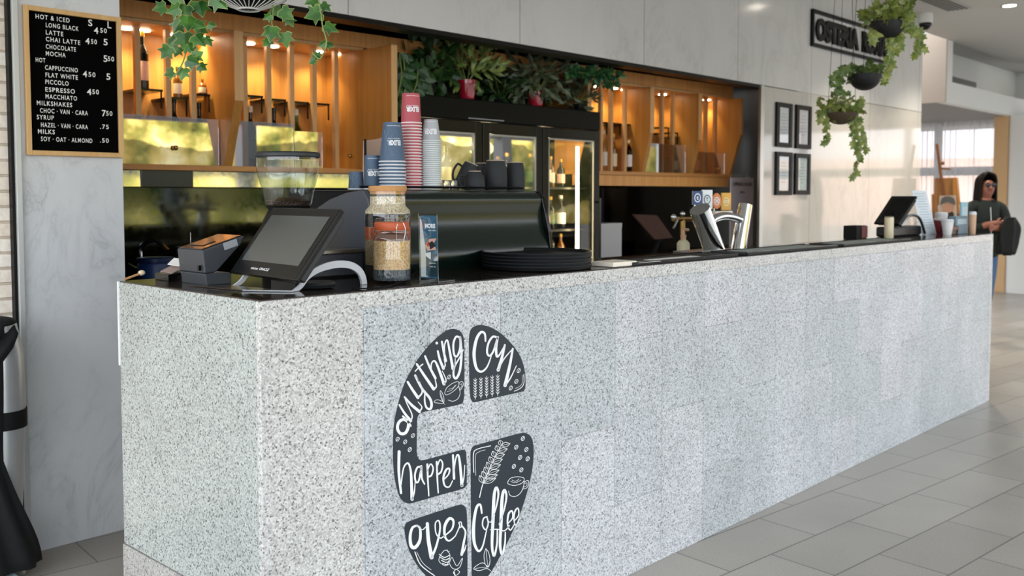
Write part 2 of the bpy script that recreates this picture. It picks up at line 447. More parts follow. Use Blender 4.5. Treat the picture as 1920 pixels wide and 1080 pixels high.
# marble wall: pier at left, long bulkhead over the bar, polished wall at right
struct(MB().box(0.104, 0.525, YW, YW+0.14, 0, SOF).build('wall_left', MARBLE_L))
struct(MB().box(0.104, 9.75, YW, YW+0.14, SOF+0.004, ZC).build('wall_upper', MARBLE_B))
struct(MB().box(6.15, 9.75, YW, YW+0.03, 0, SOF-0.004).build('wall_right', MARBLE_R))
struct(MB().box(6.09, 6.15, YW-0.004, YW+0.02, 0, SOF).build('trim_1', STEEL))
struct(MB().box(0.535, 6.2, YW+0.01, YW+0.13, SOF-0.02, SOF+0.003).build('trim_2', BLACK))
# bar niche behind
struct(MB().box(0.40, 9.0, 3.05, 3.15, 0, 3.0).build('wall_back', BLACKG))
struct(MB().box(0.40, 9.0, YW+0.14, 3.05, 2.72, 2.78).build('ceiling_niche', BLACK))
struct(MB().box(0.36, 0.44, YW+0.14, 3.15, 0, 2.78).build('wall_niche', BLACK))
# brick wall and steel edge at far left
struct(MB().box(-3.0, 0.070, YW+0.03, YW+0.2, 0, ZC).build('wall_brick', BRICK))
struct(MB().box(0.082, 0.104, YW-0.02, YW+0.16, 0, ZC).build('trim_3', ALUTRIM, bevel=0.002))
struct(MB().box(0.070, 0.082, YW-0.005, YW+0.16, 0, ZC).build('trim_4', BLACK))
# far right: boxed white bulkhead with a clerestory recess, soffit, column, far window wall
XB, YB, ZB = 11.4, 2.22, 2.66
struct(MB().box(XB, 17, YB, YB+0.12, ZB, 2.93).build('wall_bulkhead', WHITE))
struct(MB().box(XB, XB+0.20, YB, YB+0.12, 2.93, 3.55).build('wall_jamb', WHITE))
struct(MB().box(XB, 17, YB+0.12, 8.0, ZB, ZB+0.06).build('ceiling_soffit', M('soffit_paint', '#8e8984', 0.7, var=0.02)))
struct(MB().box(XB-0.03, XB, YB, 8.0, ZB, 3.55).build('wall_return', BEIGE))
struct(MB().box(XB, 16.5, YB+0.62, YB+0.7, 2.72, 3.55).build('wall_recess', WHITE))
struct(MB().box(16.5, 16.6, YB+0.12, YB+0.7, 2.72, 3.55).build('wall_recess_end', WHITE))
struct(MB().box(9.6, 9.75, YW+0.14, 8.0, 0, ZC).build('wall_end', BEIGE))
col = MB().lathe([(0.42, 0), (0.42, ZB)], (14.62, 2.02, 0), 48)
struct(col.build('column', WHITE, smooth=True))
struct(MB().box(14.28, 14.34, 2.30, 2.50, 0, ZB).build('column_tan_light', TAN))  # tan strip stands in for warm light along the column's left edge
# far window wall behind the sheer curtain
fr = MB()
for y in (-5.9, -4.0, -2.1, -0.2, 1.3, 3.55, 4.6): fr.box(14.9, 15.0, y-0.05, y+0.05, 0, 2.7)
for z in (0.05, 1.86, 2.66): fr.box(14.91, 14.99, -6.0, 6.0, z-0.07, z+0.07)
struct(fr.build('window_1', M('window_frame_grey', '#8d949b', 0.5)))
struct(MB().box(14.88, 15.02, -6.1, 1.9, 2.72, ZC).build('wall_far', WHITE))
# street side window wall behind the viewpoint (seen in the reflections)
fw_ = MB()
for x in range(-6, 17, 3): fw_.box(x-0.12, x+0.12, -6.15, -5.9, 0, ZC)
fw_.box(-8, 17, -6.08, -5.98, 2.55, 2.67)
fw_.box(-8, 17, -6.15, -5.9, 3.2, ZC)
struct(fw_.build('window_2', M('street_frame', '#55595c', 0.5)))

# ceiling fittings
def downlight(x, y, label, r=0.065):
    t = thing('downlight', label, 'ceiling light', (x, y, ZC), 'round ceiling downlights')
    ring = MB().lathe([(r*1.35, -0.008), (r*1.35, 0.0), (r, 0.0), (r, -0.006)], (x, y, ZC), 28, False, False)
    ring.build('trim_ring', WHITE, t, smooth=True)
    MB().lathe([(r*0.98, -0.003), (r*0.98, 0.002)], (x, y, ZC), 24).build('lamp_lens', M('lit_lens', '#fff4e0', 0.4, emit=(1, 0.9, 0.75), estr=14), t)
    lamp('downlight_beam', 'SPOT', (x, y, ZC-0.03), 60, (1, 0.88, 0.72), 0.05, (x, y, 0), 110, 0.7)
p = at(1893, 10, z=ZC); downlight(p.x, p.y, 'round downlight glowing in the white ceiling at the top right corner')
for px, py, lab in ((1418, 12, 'round ceiling downlight in front of the marble over the taps'),):
    p = at(px, py, z=ZC); downlight(p.x, 2*YW-p.y, lab)
v0 = at(1735, -12, z=ZC); v1 = at(1792, 18, z=ZC)
t = thing('ceiling_vent', 'long dark slotted air vent set in the white ceiling by the wall', 'vent', (v1.x, v1.y, ZC))
yv = (v0.y+v1.y)/2
MB().box(v0.x-1.2, v1.x, yv-0.13, yv+0.13, ZC-0.012, ZC-0.002).build('frame', M('vent_frame', '#b9b8b4', 0.5), t)
sl = MB()
for k in range(5): sl.box(v0.x-1.17, v1.x-0.05, yv-0.11+k*0.045, yv-0.085+k*0.045, ZC-0.018, ZC-0.011)
sl.build('slat', M('vent_dark', '#4d4c49', 0.5), t)
g0 = at(1781, 142, y=YB+0.61); g1 = at(1829, 163, y=YB+0.61)
t = thing('wall_grille', 'small dark louvred air grille on the white recess wall', 'grille', (g0.x, YB+0.61, g1.z))
MB().box(g0.x, g1.x, YB+0.60, YB+0.625, g0.z-0.17, g0.z).build('frame', M('grille_frame', '#777b78', 0.5), t)
q = MB()
for k in range(6): q.box(g0.x+0.02, g1.x-0.02, YB+0.59, YB+0.602, g0.z-0.155+k*0.025, g0.z-0.143+k*0.025)
q.build('slat', M('grille_dark', '#3c413f', 0.5), t)
c = at(1735, 40, y=YW-0.14)
t = thing('dome_camera', 'white security camera with black dome where wall meets ceiling', 'camera', (c.x, YW, c.z))
MB().lathe([(0.012, 0.12), (0.075, 0.12), (0.08, 0.06), (0.075, 0.0)], (c.x, c.y, c.z-0.02), 24).build('housing', WHITE, t, smooth=True)
MB().ball((c.x, c.y, c.z-0.03), 0.066, 10).build('dome', BLACKG, t, smooth=True)
MB().box(c.x-0.03, c.x+0.03, c.y, YW, c.z+0.03, c.z+0.09).build('bracket', WHITE, t)

# sheer curtains in front of the far window (one panel per bay)
def m_sheer():
    m = bpy.data.materials.new('sheer_cloth'); m.use_nodes = True; t = NT(m.node_tree); m.node_tree.nodes.clear()
    tr = t.n('BsdfTransparent'); tl = t.n('BsdfTranslucent'); df = t.n('BsdfDiffuse')
    for b_ in (tl, df): b_.inputs[0].default_value = (0.86, 0.85, 0.86, 1)
    m1 = t.n('MixShader'); m1.inputs[0].default_value = 0.35; t.l(tl.outputs[0], m1.inputs[1]); t.l(df.outputs[0], m1.inputs[2])
    lw = t.n('LayerWeight'); lw.inputs['Blend'].default_value = 0.5
    f = t.math('ADD', t.math('MULTIPLY', lw.outputs['Facing'], 0.30), 0.56)
    m2 = t.n('MixShader'); t.l(f, m2.inputs[0]); t.l(tr.outputs[0], m2.inputs[1]); t.l(m1.outputs[0], m2.inputs[2])
    o = t.n('OutputMaterial'); t.l(m2.outputs[0], o.inputs[0]); return m
SHEER = m_sheer()
def curtain(y0, y1, label):
    n = 160; q = MB(); vs = []
    for i in range(n+1):
        y = y0+(y1-y0)*i/n
        x = 14.62+0.07*sin(i*0.95+0.8*sin(i*0.21))+0.02*sin(i*0.37)
        vs += [(x, y, 0.03), (x, y, ZB-0.02)]
    q.add(vs, [(2*i, 2*i+1, 2*i+3, 2*i+2) for i in range(n)])
    o = q.build('sheer_curtain', SHEER, smooth=True, autos=80)
    return tag(o, label, 'curtain')
curtain(2.45, 4.6, 'sheer white curtain hanging in folds in front of the far window')

# ================================================================== THE BAR COUNTER
t = thing('bar_counter', 'long pale speckled granite bar counter with dark polished top', 'counter', (0, 0, 0))
H = 1.2; L = 5.955; D = 0.82
BODY = MB().box(0.012, L-0.012, 0.012, D-0.02, 0.0, 1.07)
BODY.build('core', BLACK, t)
MB().box(0.0, L, 0.0, 0.02, 0.0, H-0.004).build('front_panel', G_EDGE, t, bevel=0.0015)
MB().box(0.335, L-0.06, -0.007, 0.0, 0.0, H-0.05).build('front_cladding', G_FRONT, t, bevel=0.0025)
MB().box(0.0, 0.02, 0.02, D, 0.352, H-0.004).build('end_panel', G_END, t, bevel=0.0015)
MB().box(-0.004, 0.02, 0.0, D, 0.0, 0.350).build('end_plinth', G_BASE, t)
MB().box(L-0.02, L, 0.02, D, 0.0, H-0.004).build('far_end_panel', G_EDGE, t)
MB().box(0.002, 0.66, 0.0015, D-0.002, H-0.035, H).build('countertop', TOPDARK, t, bevel=0.0015)
MB().box(0.6605, L-0.002, 0.0015, 0.40, H-0.035, H).build('front_ledge', TOPDARK, t, bevel=0.0015)
MB().box(0.6605, L-0.03, 0.4005, D-0.002, 1.07, 1.085).build('worktop', STEEL, t)
MB().box(-0.004, 0.004, D-0.004, D+0.003, 0.93, H-0.002).build('end_strip', M('white_edge_strip', '#eef0ef', 0.4), t)

# ------------------------------------------------------------------ coffee bean decal on the counter front
DY = -0.0085
def da(cx, cy): return at(720+cx/4.5, 600+cy/4.5, y=DY)
def dbb(cx, cy): return at(720+cx/3.857, 800+cy/3.857, y=DY)
NAVY = M('decal_navy', '#1f2a35', 0.5, var=0.05)
dec = thing('wall_decal', 'large navy coffee bean decal with white hand lettering on counter front', 'decal', (0.75, DY, 0.15))
def piece(pts, nm='bean_segment'):
    sm = smooth_path([(p.x, p.y, p.z) for p in pts]+[tuple(pts[0])], 5)[:-1]
    q = MB().prism(sm, (0, 0.0012, 0)); return q.build(nm, NAVY, dec)
A1 = [(592, 74), (640, 92), (668, 135), (677, 210), (679, 420), (677, 620), (668, 685), (640, 712), (490, 745), (330, 778), (295, 800), (281, 840), (278, 960), (277, 1040)]
B1 = [(238, 190), (252, 232), (285, 242), (420, 207), (560, 170), (585, 174), (596, 205), (599, 400), (590, 432), (560, 452), (380, 502), (205, 552), (160, 550), (122, 520), (95, 450), (76, 350), (67, 230), (68, 80)]
A1b = [(84, 900), (100, 800), (125, 690), (165, 560), (225, 435), (305, 308), (400, 195), (495, 112), (545, 82)]
piece([da(*p) for p in A1]+[dbb(*p) for p in B1]+[da(*p) for p in A1b])
piece([da(*p) for p in [(719, 210), (722, 125), (742, 70), (785, 46), (835, 43), (905, 64), (985, 112), (1062, 185), (1128, 268), (1168, 350), (1189, 440), (1195, 540), (1186, 588), (1158, 606), (970, 648), (775, 692), (748, 686), (731, 650), (722, 500), (720, 350)]])
piece([dbb(*p) for p in [(628, 180), (642, 148), (680, 131), (830, 90), (985, 48), (1035, 50), (1068, 82), (1082, 150), (1079, 260), (1060, 375), (1022, 520), (965, 680), (892, 840), (800, 1010), (740, 1100), (690, 1165), (655, 1170), (639, 1120), (634, 900), (630, 500)]])
piece([dbb(*p) for p in [(149, 745), (157, 708), (187, 684), (350, 627), (528, 570), (568, 566), (593, 592), (601, 660), (604, 900), (604, 1100), (598, 1165), (560, 1182), (480, 1170), (395, 1135), (308, 1080), (240, 1000), (188, 905), (162, 825)]])
LET = MB(); DRW = MB()
def stroke(q, pts, w, fn, k):
    """ribbon of width w (zoom pixels, /k photo pixels) along the smoothed points"""
    sm = smooth_path([(a, b, 0) for a, b in pts], 7)
    ws = w if isinstance(w, (list, tuple)) else (w, w)
    n = len(sm)-1; L_ = []; R_ = []
    for i, p in enumerate(sm):
        d = sm[min(i+1, n)]-sm[max(i-1, 0)]
        d = d.normalized() if d.length > 1e-6 else Vector((1, 0, 0))
        f = i/n; ww = (ws[0]*(1-f)+ws[-1]*f)/2 if len(ws) == 2 else (ws[0]*(1-2*f)+ws[1]*2*f if f < .5 else ws[1]*(2-2*f)+ws[2]*(2*f-1))/2
        nrm = Vector((-d.y, d.x, 0))*ww
        L_.append(p+nrm); R_.append(p-nrm)
    e0 = [sm[0]+(L_[0]-sm[0])*cos(a)-(sm[1]-sm[0]).normalized()*(L_[0]-sm[0]).length*sin(a) for a in (pi/4, pi/2, 3*pi/4)]
    e1 = [sm[n]+(L_[n]-sm[n])*cos(a)+(sm[n]-sm[n-1]).normalized()*(L_[n]-sm[n]).length*sin(a) for a in (pi/4, pi/2, 3*pi/4)]
    tp = lambda v: (lambda w_: Vector((w_.x, w_.y-0.0008, w_.z)))(fn(v.x, v.y))
    vs = [tp(v) for v in L_]+[tp(v) for v in R_]+[tp(v) for v in e0]+[tp(v) for v in e1]
    m = n+1; fs = [(i, i+1, m+i+1, m+i) for i in range(n)]
    fs += [(0, 2*m, 2*m+1, 2*m+2, m), (n, 2*m+3, 2*m+4, 2*m+5, m+n)]
    q.add(vs, fs)
sa = lambda pts, w: stroke(LET, pts, w, da, 4.5)
sb = lambda pts, w: stroke(LET, pts, w, dbb, 3.857)
xa = lambda pts, w=4: stroke(DRW, pts, w, da, 4.5)
xb = lambda pts, w=4: stroke(DRW, pts, w, dbb, 3.857)
# "anything"
sa([(205, 862), (165, 838), (125, 862), (112, 912), (135, 955), (175, 955), (200, 915), (208, 860)], (24, 26))
sa([(158, 812), (195, 848), (222, 892)], (16, 20))
sa([(128, 716), (175, 790), (225, 850)], (14, 24)); sa([(225, 850), (235, 800), (190, 700), (172, 650)], (12, 8))
sa([(172, 650), (230, 715), (298, 772)], (16, 26)); sa([(298, 772), (318, 735), (285, 690)], (14, 6))
sa([(198, 522), (240, 590), (285, 655)], (18, 26)); sa([(285, 655), (320, 610), (305, 540), (262, 468)], (16, 8))
sa([(262, 468), (320, 580), (385, 660), (400, 720), (385, 752), (355, 735), (342, 680), (345, 600)], (20, 22, 10))
sa([(275, 372), (340, 470), (418, 582)], (18, 26)); sa([(418, 582), (440, 560), (430, 500)], (16, 8)); sa([(262, 432), (292, 400), (326, 372)], (10, 10))
sa([(345, 305), (385, 400), (432, 490)], (16, 22)); sa([(400, 430), (398, 370), (425, 345), (455, 400), (505, 540)], (8, 14, 26)); sa([(505, 540), (522, 505), (490, 430)], (14, 6))
sa([(452, 262), (470, 335), (500, 408)], (16, 24)); sa([(500, 408), (515, 380), (505, 330)], (14, 6)); sa([(443, 193), (444, 196)], 22)
sa([(487, 182), (503, 270), (520, 345)], (16, 22)); sa([(512, 290), (510, 210), (532, 170), (552, 260), (580, 412)], (8, 14, 24)); sa([(580, 412), (596, 385), (600, 320)], (14, 6))
sa([(640, 152), (608, 140), (584, 200), (590, 290), (615, 305), (640, 240), (642, 150)], (16, 18)); sa([(640, 145), (652, 280), (640, 420), (610, 490), (586, 470), (592, 400), (640, 310), (668, 250)], (20, 20, 7))
# "can"
sa([(855, 178), (848, 115), (815, 104), (778, 165), (758, 285), (776, 400), (818, 436), (868, 395), (905, 300)], (14, 28, 8))
sa([(958, 152), (918, 140), (880, 195), (868, 270), (888, 302), (922, 262), (955, 155)], (18, 16)); sa([(958, 145), (945, 230), (950, 305), (975, 290), (1018, 210)], (20, 20, 8))
sa([(1018, 210), (995, 310), (962, 422)], (16, 28)); sa([(962, 422), (1010, 330), (1085, 242)], (12, 8)); sa([(1085, 242), (1060, 380), (1020, 552)], (16, 30)); sa([(1020, 552), (1065, 490), (1116, 385)], (16, 6))
# "happen"
sb([(108, 180), (106, 330), (122, 480)], (22, 16)); sb([(122, 420), (140, 300), (172, 264), (192, 320), (198, 430), (202, 525)], (8, 14, 24)); sb([(202, 525), (218, 470), (224, 400)], (14, 6))
sb([(268, 292), (240, 295), (222, 350), (230, 400), (250, 390), (268, 300)], (14, 12)); sb([(268, 285), (272, 370), (292, 415)], (16, 10))
sb([(312, 272), (316, 390), (323, 500)], (15, 9)); sb([(312, 320), (335, 270), (354, 300), (342, 350), (318, 362)], (8, 14))
sb([(380, 255), (384, 370), (391, 478)], (15, 9)); sb([(380, 300), (403, 240), (423, 268), (412, 325), (386, 345)], (8, 14))
sb([(428, 385), (465, 345), (472, 305), (448, 312), (428, 370), (438, 425), (470, 435), (495, 390)], (8, 16, 7))
sb([(497, 205), (502, 290), (505, 375)], (14, 18)); sb([(505, 330), (516, 240), (532, 202), (546, 250), (562, 425)], (7, 12, 22)); sb([(562, 425), (576, 370), (583, 278)], (12, 5))
# "over"
sb([(240, 715), (205, 730), (188, 790), (195, 860), (225, 872), (258, 820), (260, 740), (238, 715)], (14, 26, 14)); sb([(250, 720), (275, 745), (300, 725)], 7)
sb([(312, 700), (320, 820), (343, 945)], (22, 30)); sb([(343, 945), (378, 860), (404, 740), (395, 680), (370, 700), (375, 770), (405, 805), (435, 790)], (18, 9, 9))
sb([(435, 790), (490, 740), (500, 680), (470, 665), (438, 720), (440, 795), (470, 825), (515, 790)], (9, 22, 8))
sb([(515, 790), (545, 720), (540, 695), (556, 690), (560, 720), (545, 730)], 8); sb([(560, 715), (588, 760), (575, 840), (560, 925)], (10, 14, 20)); sb([(560, 925), (582, 890), (592, 855)], (14, 6))
# "Coffee"
sb([(706, 625), (695, 565), (668, 585), (648, 700), (650, 830), (680, 898), (712, 865), (742, 740)], (12, 24, 7))
sb([(745, 650), (718, 665), (712, 715), (735, 745), (752, 700), (742, 650)], 10); sb([(748, 680), (775, 690), (800, 640)], 6)
for dx, dy in ((0, 0), (58, 18)):
    sb([(772+dx, 690+dy), (805+dx, 600+dy), (826+dx, 490+dy), (812+dx, 440+dy), (795+dx, 500+dy), (786+dx, 700+dy), (780+dx, 860+dy-dx*0.4), (795+dx, 935+dy-dx*0.5), (815+dx, 850+dy-dx*0.4), (818+dx, 745+dy)], (6, 24, 9))
sb([(770, 745), (820, 742), (870, 752), (905, 715)], 8)
sb([(890, 705), (928, 660), (925, 610), (900, 630), (892, 700), (912, 748), (945, 700)], (7, 14, 7)); sb([(938, 685), (972, 640), (968, 590), (946, 612), (938, 670), (952, 712), (978, 670)], (7, 12, 5))
LET.build('lettering', INK, dec)
# drawings
def bean(fn, k, cx, cy, r=15, ang=0.5):
    c_, s_ = cos(ang), sin(ang); e = lambda a, f=1.0: (cx+f*(r*1.25*cos(a)*s_+r*0.85*sin(a)*c_), cy+f*(-r*1.25*cos(a)*c_+r*0.85*sin(a)*s_))
    stroke(DRW, [e(2*pi*i/10) for i in range(11)], 4, fn, k); stroke(DRW, [e(0, .8), (cx+3, cy-3), (cx-3, cy+3), e(pi, .8)], 4, fn, k)
for x, y in ((1135, 427), (1115, 518), (1068, 573), (548, 480), (113, 1005), (177, 1028), (243, 975)): bean(da, 4.5, x, y)
for x, y in ((185, 165), (1003, 85), (955, 148), (1028, 165), (983, 222), (1038, 232), (938, 287), (992, 312)): bean(dbb, 3.857, x, y, 13)
for i, x in enumerate((768, 816, 864, 911, 958)):
    y0 = 490-i*8; y1 = 670-i*8
    xa([(x, y0), (x+2, (y0+y1)/2), (x, y1)], 4)
    for k in range(7):
        yy = y0+18+k*(y1-y0-20)/7
        xa([(x-14, yy-10), (x-7, yy+2), (x, yy+9)], (3, 7)); xa([(x+14, yy-10), (x+7, yy+2), (x, yy+9)], (3, 7))
xa([(510, 615), (530, 570), (585, 530), (628, 522), (625, 560), (575, 608), (525, 632), (510, 615)]); xa([(530, 605), (570, 590), (610, 545)], 3); xa([(545, 585), (580, 572), (600, 550)], 3)
xa([(630, 560), (640, 620), (620, 665), (580, 685), (540, 675)]); xa([(628, 535), (655, 518), (668, 540), (655, 575), (638, 595)]); xa([(642, 545), (655, 538), (652, 560), (640, 578)], 3)
xa([(500, 700), (475, 640), (475, 595), (500, 640), (500, 700), (450, 700), (420, 690), (450, 672), (495, 690)]); xa([(478, 620), (490, 660), (498, 695), (512, 712)], 3)
xa([(1178, 460), (1178, 535), (1150, 575), (1098, 600)], 6); xa([(1165, 465), (1165, 530), (1142, 560), (1105, 578)], 3)
xb([(648, 330), (646, 200), (672, 163), (770, 138)], 6); xb([(662, 352), (660, 215), (685, 182), (730, 168)], 3)
xb([(222, 905), (265, 1000), (365, 1078)], 7); xb([(235, 905), (280, 985), (340, 1035)], 3)
# fern: stem and paired leaflets
stem = [(690, 510), (712, 420), (752, 330), (800, 220), (858, 118)]
xb(stem, (7, 3))
sp_ = smooth_path([(a, b, 0) for a, b in stem], 8)
for k in range(9, 32, 3):
    p_ = sp_[k]; d_ = (sp_[k+1]-sp_[k-1]).normalized(); n_ = Vector((-d_.y, d_.x, 0))
    for sgn in (1, -1):
        a_ = (d_*0.75+n_*sgn*0.8).normalized(); b_ = Vector((-a_.y, a_.x, 0)); Lf = 100 if sgn > 0 else 62; Lf *= (1.15-k/60)
        tip = p_+a_*Lf; m1 = p_+a_*Lf*0.5+b_*17; m2 = p_+a_*Lf*0.5-b_*17
        xb([(p_.x, p_.y), (m1.x, m1.y), (tip.x, tip.y)], 3.5); xb([(p_.x, p_.y), (m2.x, m2.y), (tip.x, tip.y)], 3.5); xb([(p_.x, p_.y), (tip.x, tip.y)], 2.5)
xb([(893, 400), (915, 372), (965, 362), (1010, 372), (1000, 405), (945, 425), (900, 415), (893, 400)]); xb([(915, 395), (950, 405), (990, 385)], 3); xb([(925, 385), (950, 395), (975, 378)], 3)
xb([(1012, 380), (1008, 430), (985, 480), (945, 505), (910, 495), (900, 465)]); xb([(1014, 400), (1040, 388), (1045, 415), (1028, 445), (1002, 450)]); xb([(1016, 412), (1032, 405), (1030, 425), (1010, 438)], 3)
xb([(735, 880), (722, 930), (730, 990), (752, 1015), (765, 970), (755, 910), (735, 880)]); xb([(738, 890), (742, 950), (752, 1012)], 3); xb([(752, 1015), (715, 985), (675, 1000), (648, 1028), (690, 1040), (740, 1025), (770, 1042)]); xb([(655, 1028), (700, 1018), (748, 1015)], 3)
for k in range(4): xb([(398+k*8, 930+k*22-8), (435+k*6, 945+k*18), (470-k*2, 930+k*22)], 6)
xb([(400, 940), (440, 892), (475, 925), (462, 985), (440, 1005), (398, 975), (400, 940)]); xb([(455, 890), (462, 905), (470, 900)], 5)
xb([(470, 985), (490, 945), (510, 985), (530, 1005), (566, 950), (550, 1010), (520, 1030), (490, 1020), (470, 985)]); xb([(520, 1030), (500, 1055), (520, 1075), (545, 1050), (520, 1030)]); xb([(505, 1050), (515, 1085), (530, 1120)], 8)
DRW.build('line_drawing', INK, dec)
# ================================================================== LIQUOR CABINETS OVER THE BACK BAR
CO = Vector((0.9, 2.6, 0)); CA = radians(-2.0); EU = Vector((cos(CA), sin(CA), 0)); EV = Vector((-sin(CA), cos(CA), 0))
def cab(u, v, z): return CO+EU*u+EV*v+Vector((0, 0, z))
def atc(px, py, v=0.0):
    d = FW*FPX+RT*(px-960)+UP*(PPY-py); o = CO+EV*v
    p = CAM+d*((o-CAM).dot(EV)/d.dot(EV)); q = p-CO
    return q.dot(EU), p.z
def cbox(q, u0, u1, v0, v1, z0, z1):
    return q.obox(cab(u0, v0, z0), EU*(u1-u0), EV*(v1-v0), (0, 0, z1-z0))
UE = atc(1371, 328)[0]
zf1 = (atc(240, 8)[1]+atc(1370, 160)[1])/2+0.005; zf0 = (atc(240, 48)[1]+atc(1370, 181)[1])/2
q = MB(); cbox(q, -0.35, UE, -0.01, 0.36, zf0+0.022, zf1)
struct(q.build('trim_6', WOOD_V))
VB = 0.34      # depth of the cabinets
def make_cabinet(name, label, u0, u1, lipz, panels, ribs, lamps, shelves, doors, knobs):
    t = thing(name, label, 'cabinet', tuple(cab((u0+u1)/2, VB/2, lipz-0.03)))
    q = MB(); cbox(q, u0, u1, -0.005, VB, lipz-0.03, lipz); q.build('bottom_shelf', WOOD_H, t, bevel=0.002)
    q = MB(); cbox(q, u0, u1, -0.012, VB, zf0, zf0+0.02); q.build('top_board', WOOD_L, t, bevel=0.002)
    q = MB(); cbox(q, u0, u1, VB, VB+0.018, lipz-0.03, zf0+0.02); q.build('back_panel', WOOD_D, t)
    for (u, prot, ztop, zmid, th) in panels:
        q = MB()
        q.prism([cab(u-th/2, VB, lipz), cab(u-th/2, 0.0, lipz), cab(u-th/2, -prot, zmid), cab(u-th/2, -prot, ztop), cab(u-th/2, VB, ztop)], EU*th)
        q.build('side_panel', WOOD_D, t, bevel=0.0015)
        e = MB(); e.obox(cab(u-th/2-0.001, -prot-0.004, zmid), EU*(th+0.002), EV*0.005, (0, 0, ztop-zmid))
        e.build('edge_strip', WOOD_L, t)
    for u in ribs:
        q = MB(); cbox(q, u-0.014, u+0.014, 0.085, 0.115, lipz, zf0); q.build('post', WOOD_L, t)
    for (a, b_, z) in shelves:
        q = MB(); cbox(q, a, b_, 0.12, VB, z-0.012, z); cbox(q, a+0.004, a+0.010, 0.12, 0.13, z-0.10, z-0.012); cbox(q, b_-0.010, b_-0.004, 0.12, 0.13, z-0.10, z-0.012)
        q.build('small_shelf', BLACKG, t)
    dl = []
    for (a, b_, z1) in doors:
        q = MB(); cbox(q, a, b_, 0.045, 0.049, lipz+0.001, z1); dl.append((a, b_, q.build('glass_door', PANE_R, t)))
    for (u, z) in knobs:
        kp = next((o for a, b_, o in dl if a < u < b_), t)
        q = MB().ball(cab(u, 0.03, z), 0.014, 8); q.tube([cab(u, 0.03, z), cab(u, 0.047, z)], 0.006); q.build('knob', BRASS, kp, smooth=True)
    for (u, v) in lamps:
        p = cab(u, v, zf0)
        MB().lathe([(0.034, -0.006), (0.036, 0.0), (0.028, 0.0)], p, 20, True, False).build('lamp', M('warm_lens', '#fff0d0', 0.4, emit=(1, 0.82, 0.55), estr=9), t, smooth=True)
        lamp('cabinet_spot', 'SPOT', (p.x, p.y, p.z-0.02), 3.6, (1.0, 0.80, 0.48), 0.02, (p.x+0.02, p.y+0.13, p.z-0.55), 110, 0.95)
    return t
LZ = atc(300, 308)[1]; RZ = atc(1300, 325)[1]
au = lambda px, v=0.10: atc(px, 200, v)[0]
UD1, UD2 = atc(428, 309)[0], atc(676, 316)[0]
UR0, UR1, UR2 = atc(1105, 160, -0.10)[0]-0.02, atc(1207, 323)[0], atc(1297, 325)[0]
zlow = atc(420, 225, 0.05)[1]
cabL = make_cabinet('liquor_cabinet', 'oak wall cabinet with lit compartments behind the coffee grinder hopper', -0.35, UD2+0.02, LZ,
    [(UD1, 0.13, zf0, 1.98, 0.05), (UD2, 0.34, zf0, 1.66, 0.04), (-0.10, 0.05, zf0, 1.7, 0.03)],
    [au(258), au(315), au(362), au(458), au(503), au(546), au(588), au(629)],
    [(au(272, .2), .2), (au(375, .2), .2), (au(468, .2), .2), (au(513, .2), .2), (au(597, .2), .2), (au(640, .2), .2), (au(240, .2), .2), (au(335, .2), .2)],
    [(au(264), au(309), 2.035), (au(320), au(356), 2.00), (au(367), au(398), 2.03), (au(464), au(497), 2.045), (au(508), au(540), 2.035), (au(552), au(583), 2.03), (au(594), au(622), 2.03)],
    [(-0.08, UD1-0.03, zlow), (UD1+0.03, (UD1+UD2)/2, zlow), ((UD1+UD2)/2+0.005, au(603, .05), zlow-0.04)], [(au(328, .03), LZ+0.09), (au(655, .03), LZ+0.08)])
cabR = make_cabinet('liquor_cabinet', 'oak wall cabinet with lit compartments between black fridge and beer taps', UR0, UE+0.01, RZ,
    [(UR0+0.02, 0.10, zf0, 1.98, 0.04), (UR1, 0.08, zf0, 1.98, 0.045), (UR2, 0.08, zf0, 1.95, 0.045), (UE-0.01, 0.11, zf0, 2.02, 0.035)],
    [au(1126), au(1145), au(1171), au(1241), au(1261), au(1323), au(1341)],
    [(au(1122, .2), .2), (au(1150, .2), .2), (au(1172, .2), .2), (au(1242, .2), .2), (au(1265, .2), .2), (au(1325, .2), .2), (au(1350, .2), .2)],
    [(au(1128), au(1143), 2.06), (au(1148), au(1168), 2.06), (au(1174), au(1190), 2.06), (au(1246), au(1259), 2.06), (au(1264), au(1276), 2.02)],
    [(UR1+0.03, UR2-0.03, atc(1240, 270, .05)[1]), (UR2+0.03, UE-0.04, atc(1320, 285, .05)[1])], [(au(1350, .03), RZ+0.05)])
# valances under the cabinets
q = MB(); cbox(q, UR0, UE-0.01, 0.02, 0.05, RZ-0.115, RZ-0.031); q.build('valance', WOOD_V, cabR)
vz0 = atc(300, 350, .02)[1]
q = MB().prism([cab(au(360, .02), 0.026, vz0), cab(au(360, .02), 0.030, LZ-0.031), cab(au(360, .02), 0.05, LZ-0.031), cab(au(360, .02), 0.05, vz0)], EU*(UD2-(au(360, .02)))); q.build('mirror_strip', MIRROR, cabL)
q = MB().prism([cab(-0.3, 0.026, vz0), cab(-0.3, 0.030, LZ-0.031), cab(-0.3, 0.05, LZ-0.031), cab(-0.3, 0.05, vz0)], EU*(au(262, .02)-(-0.3))); q.build('mirror_strip', MIRROR, cabL)
q = MB(); cbox(q, au(262, .02)+0.002, au(360, .02)-0.002, 0.018, 0.04, vz0, LZ-0.031); q.build('dark_reflection', M('dark_green_reflection', '#26302c', 0.35), cabL)  # flat dark green section painted for a dark reflection in the mirror strip

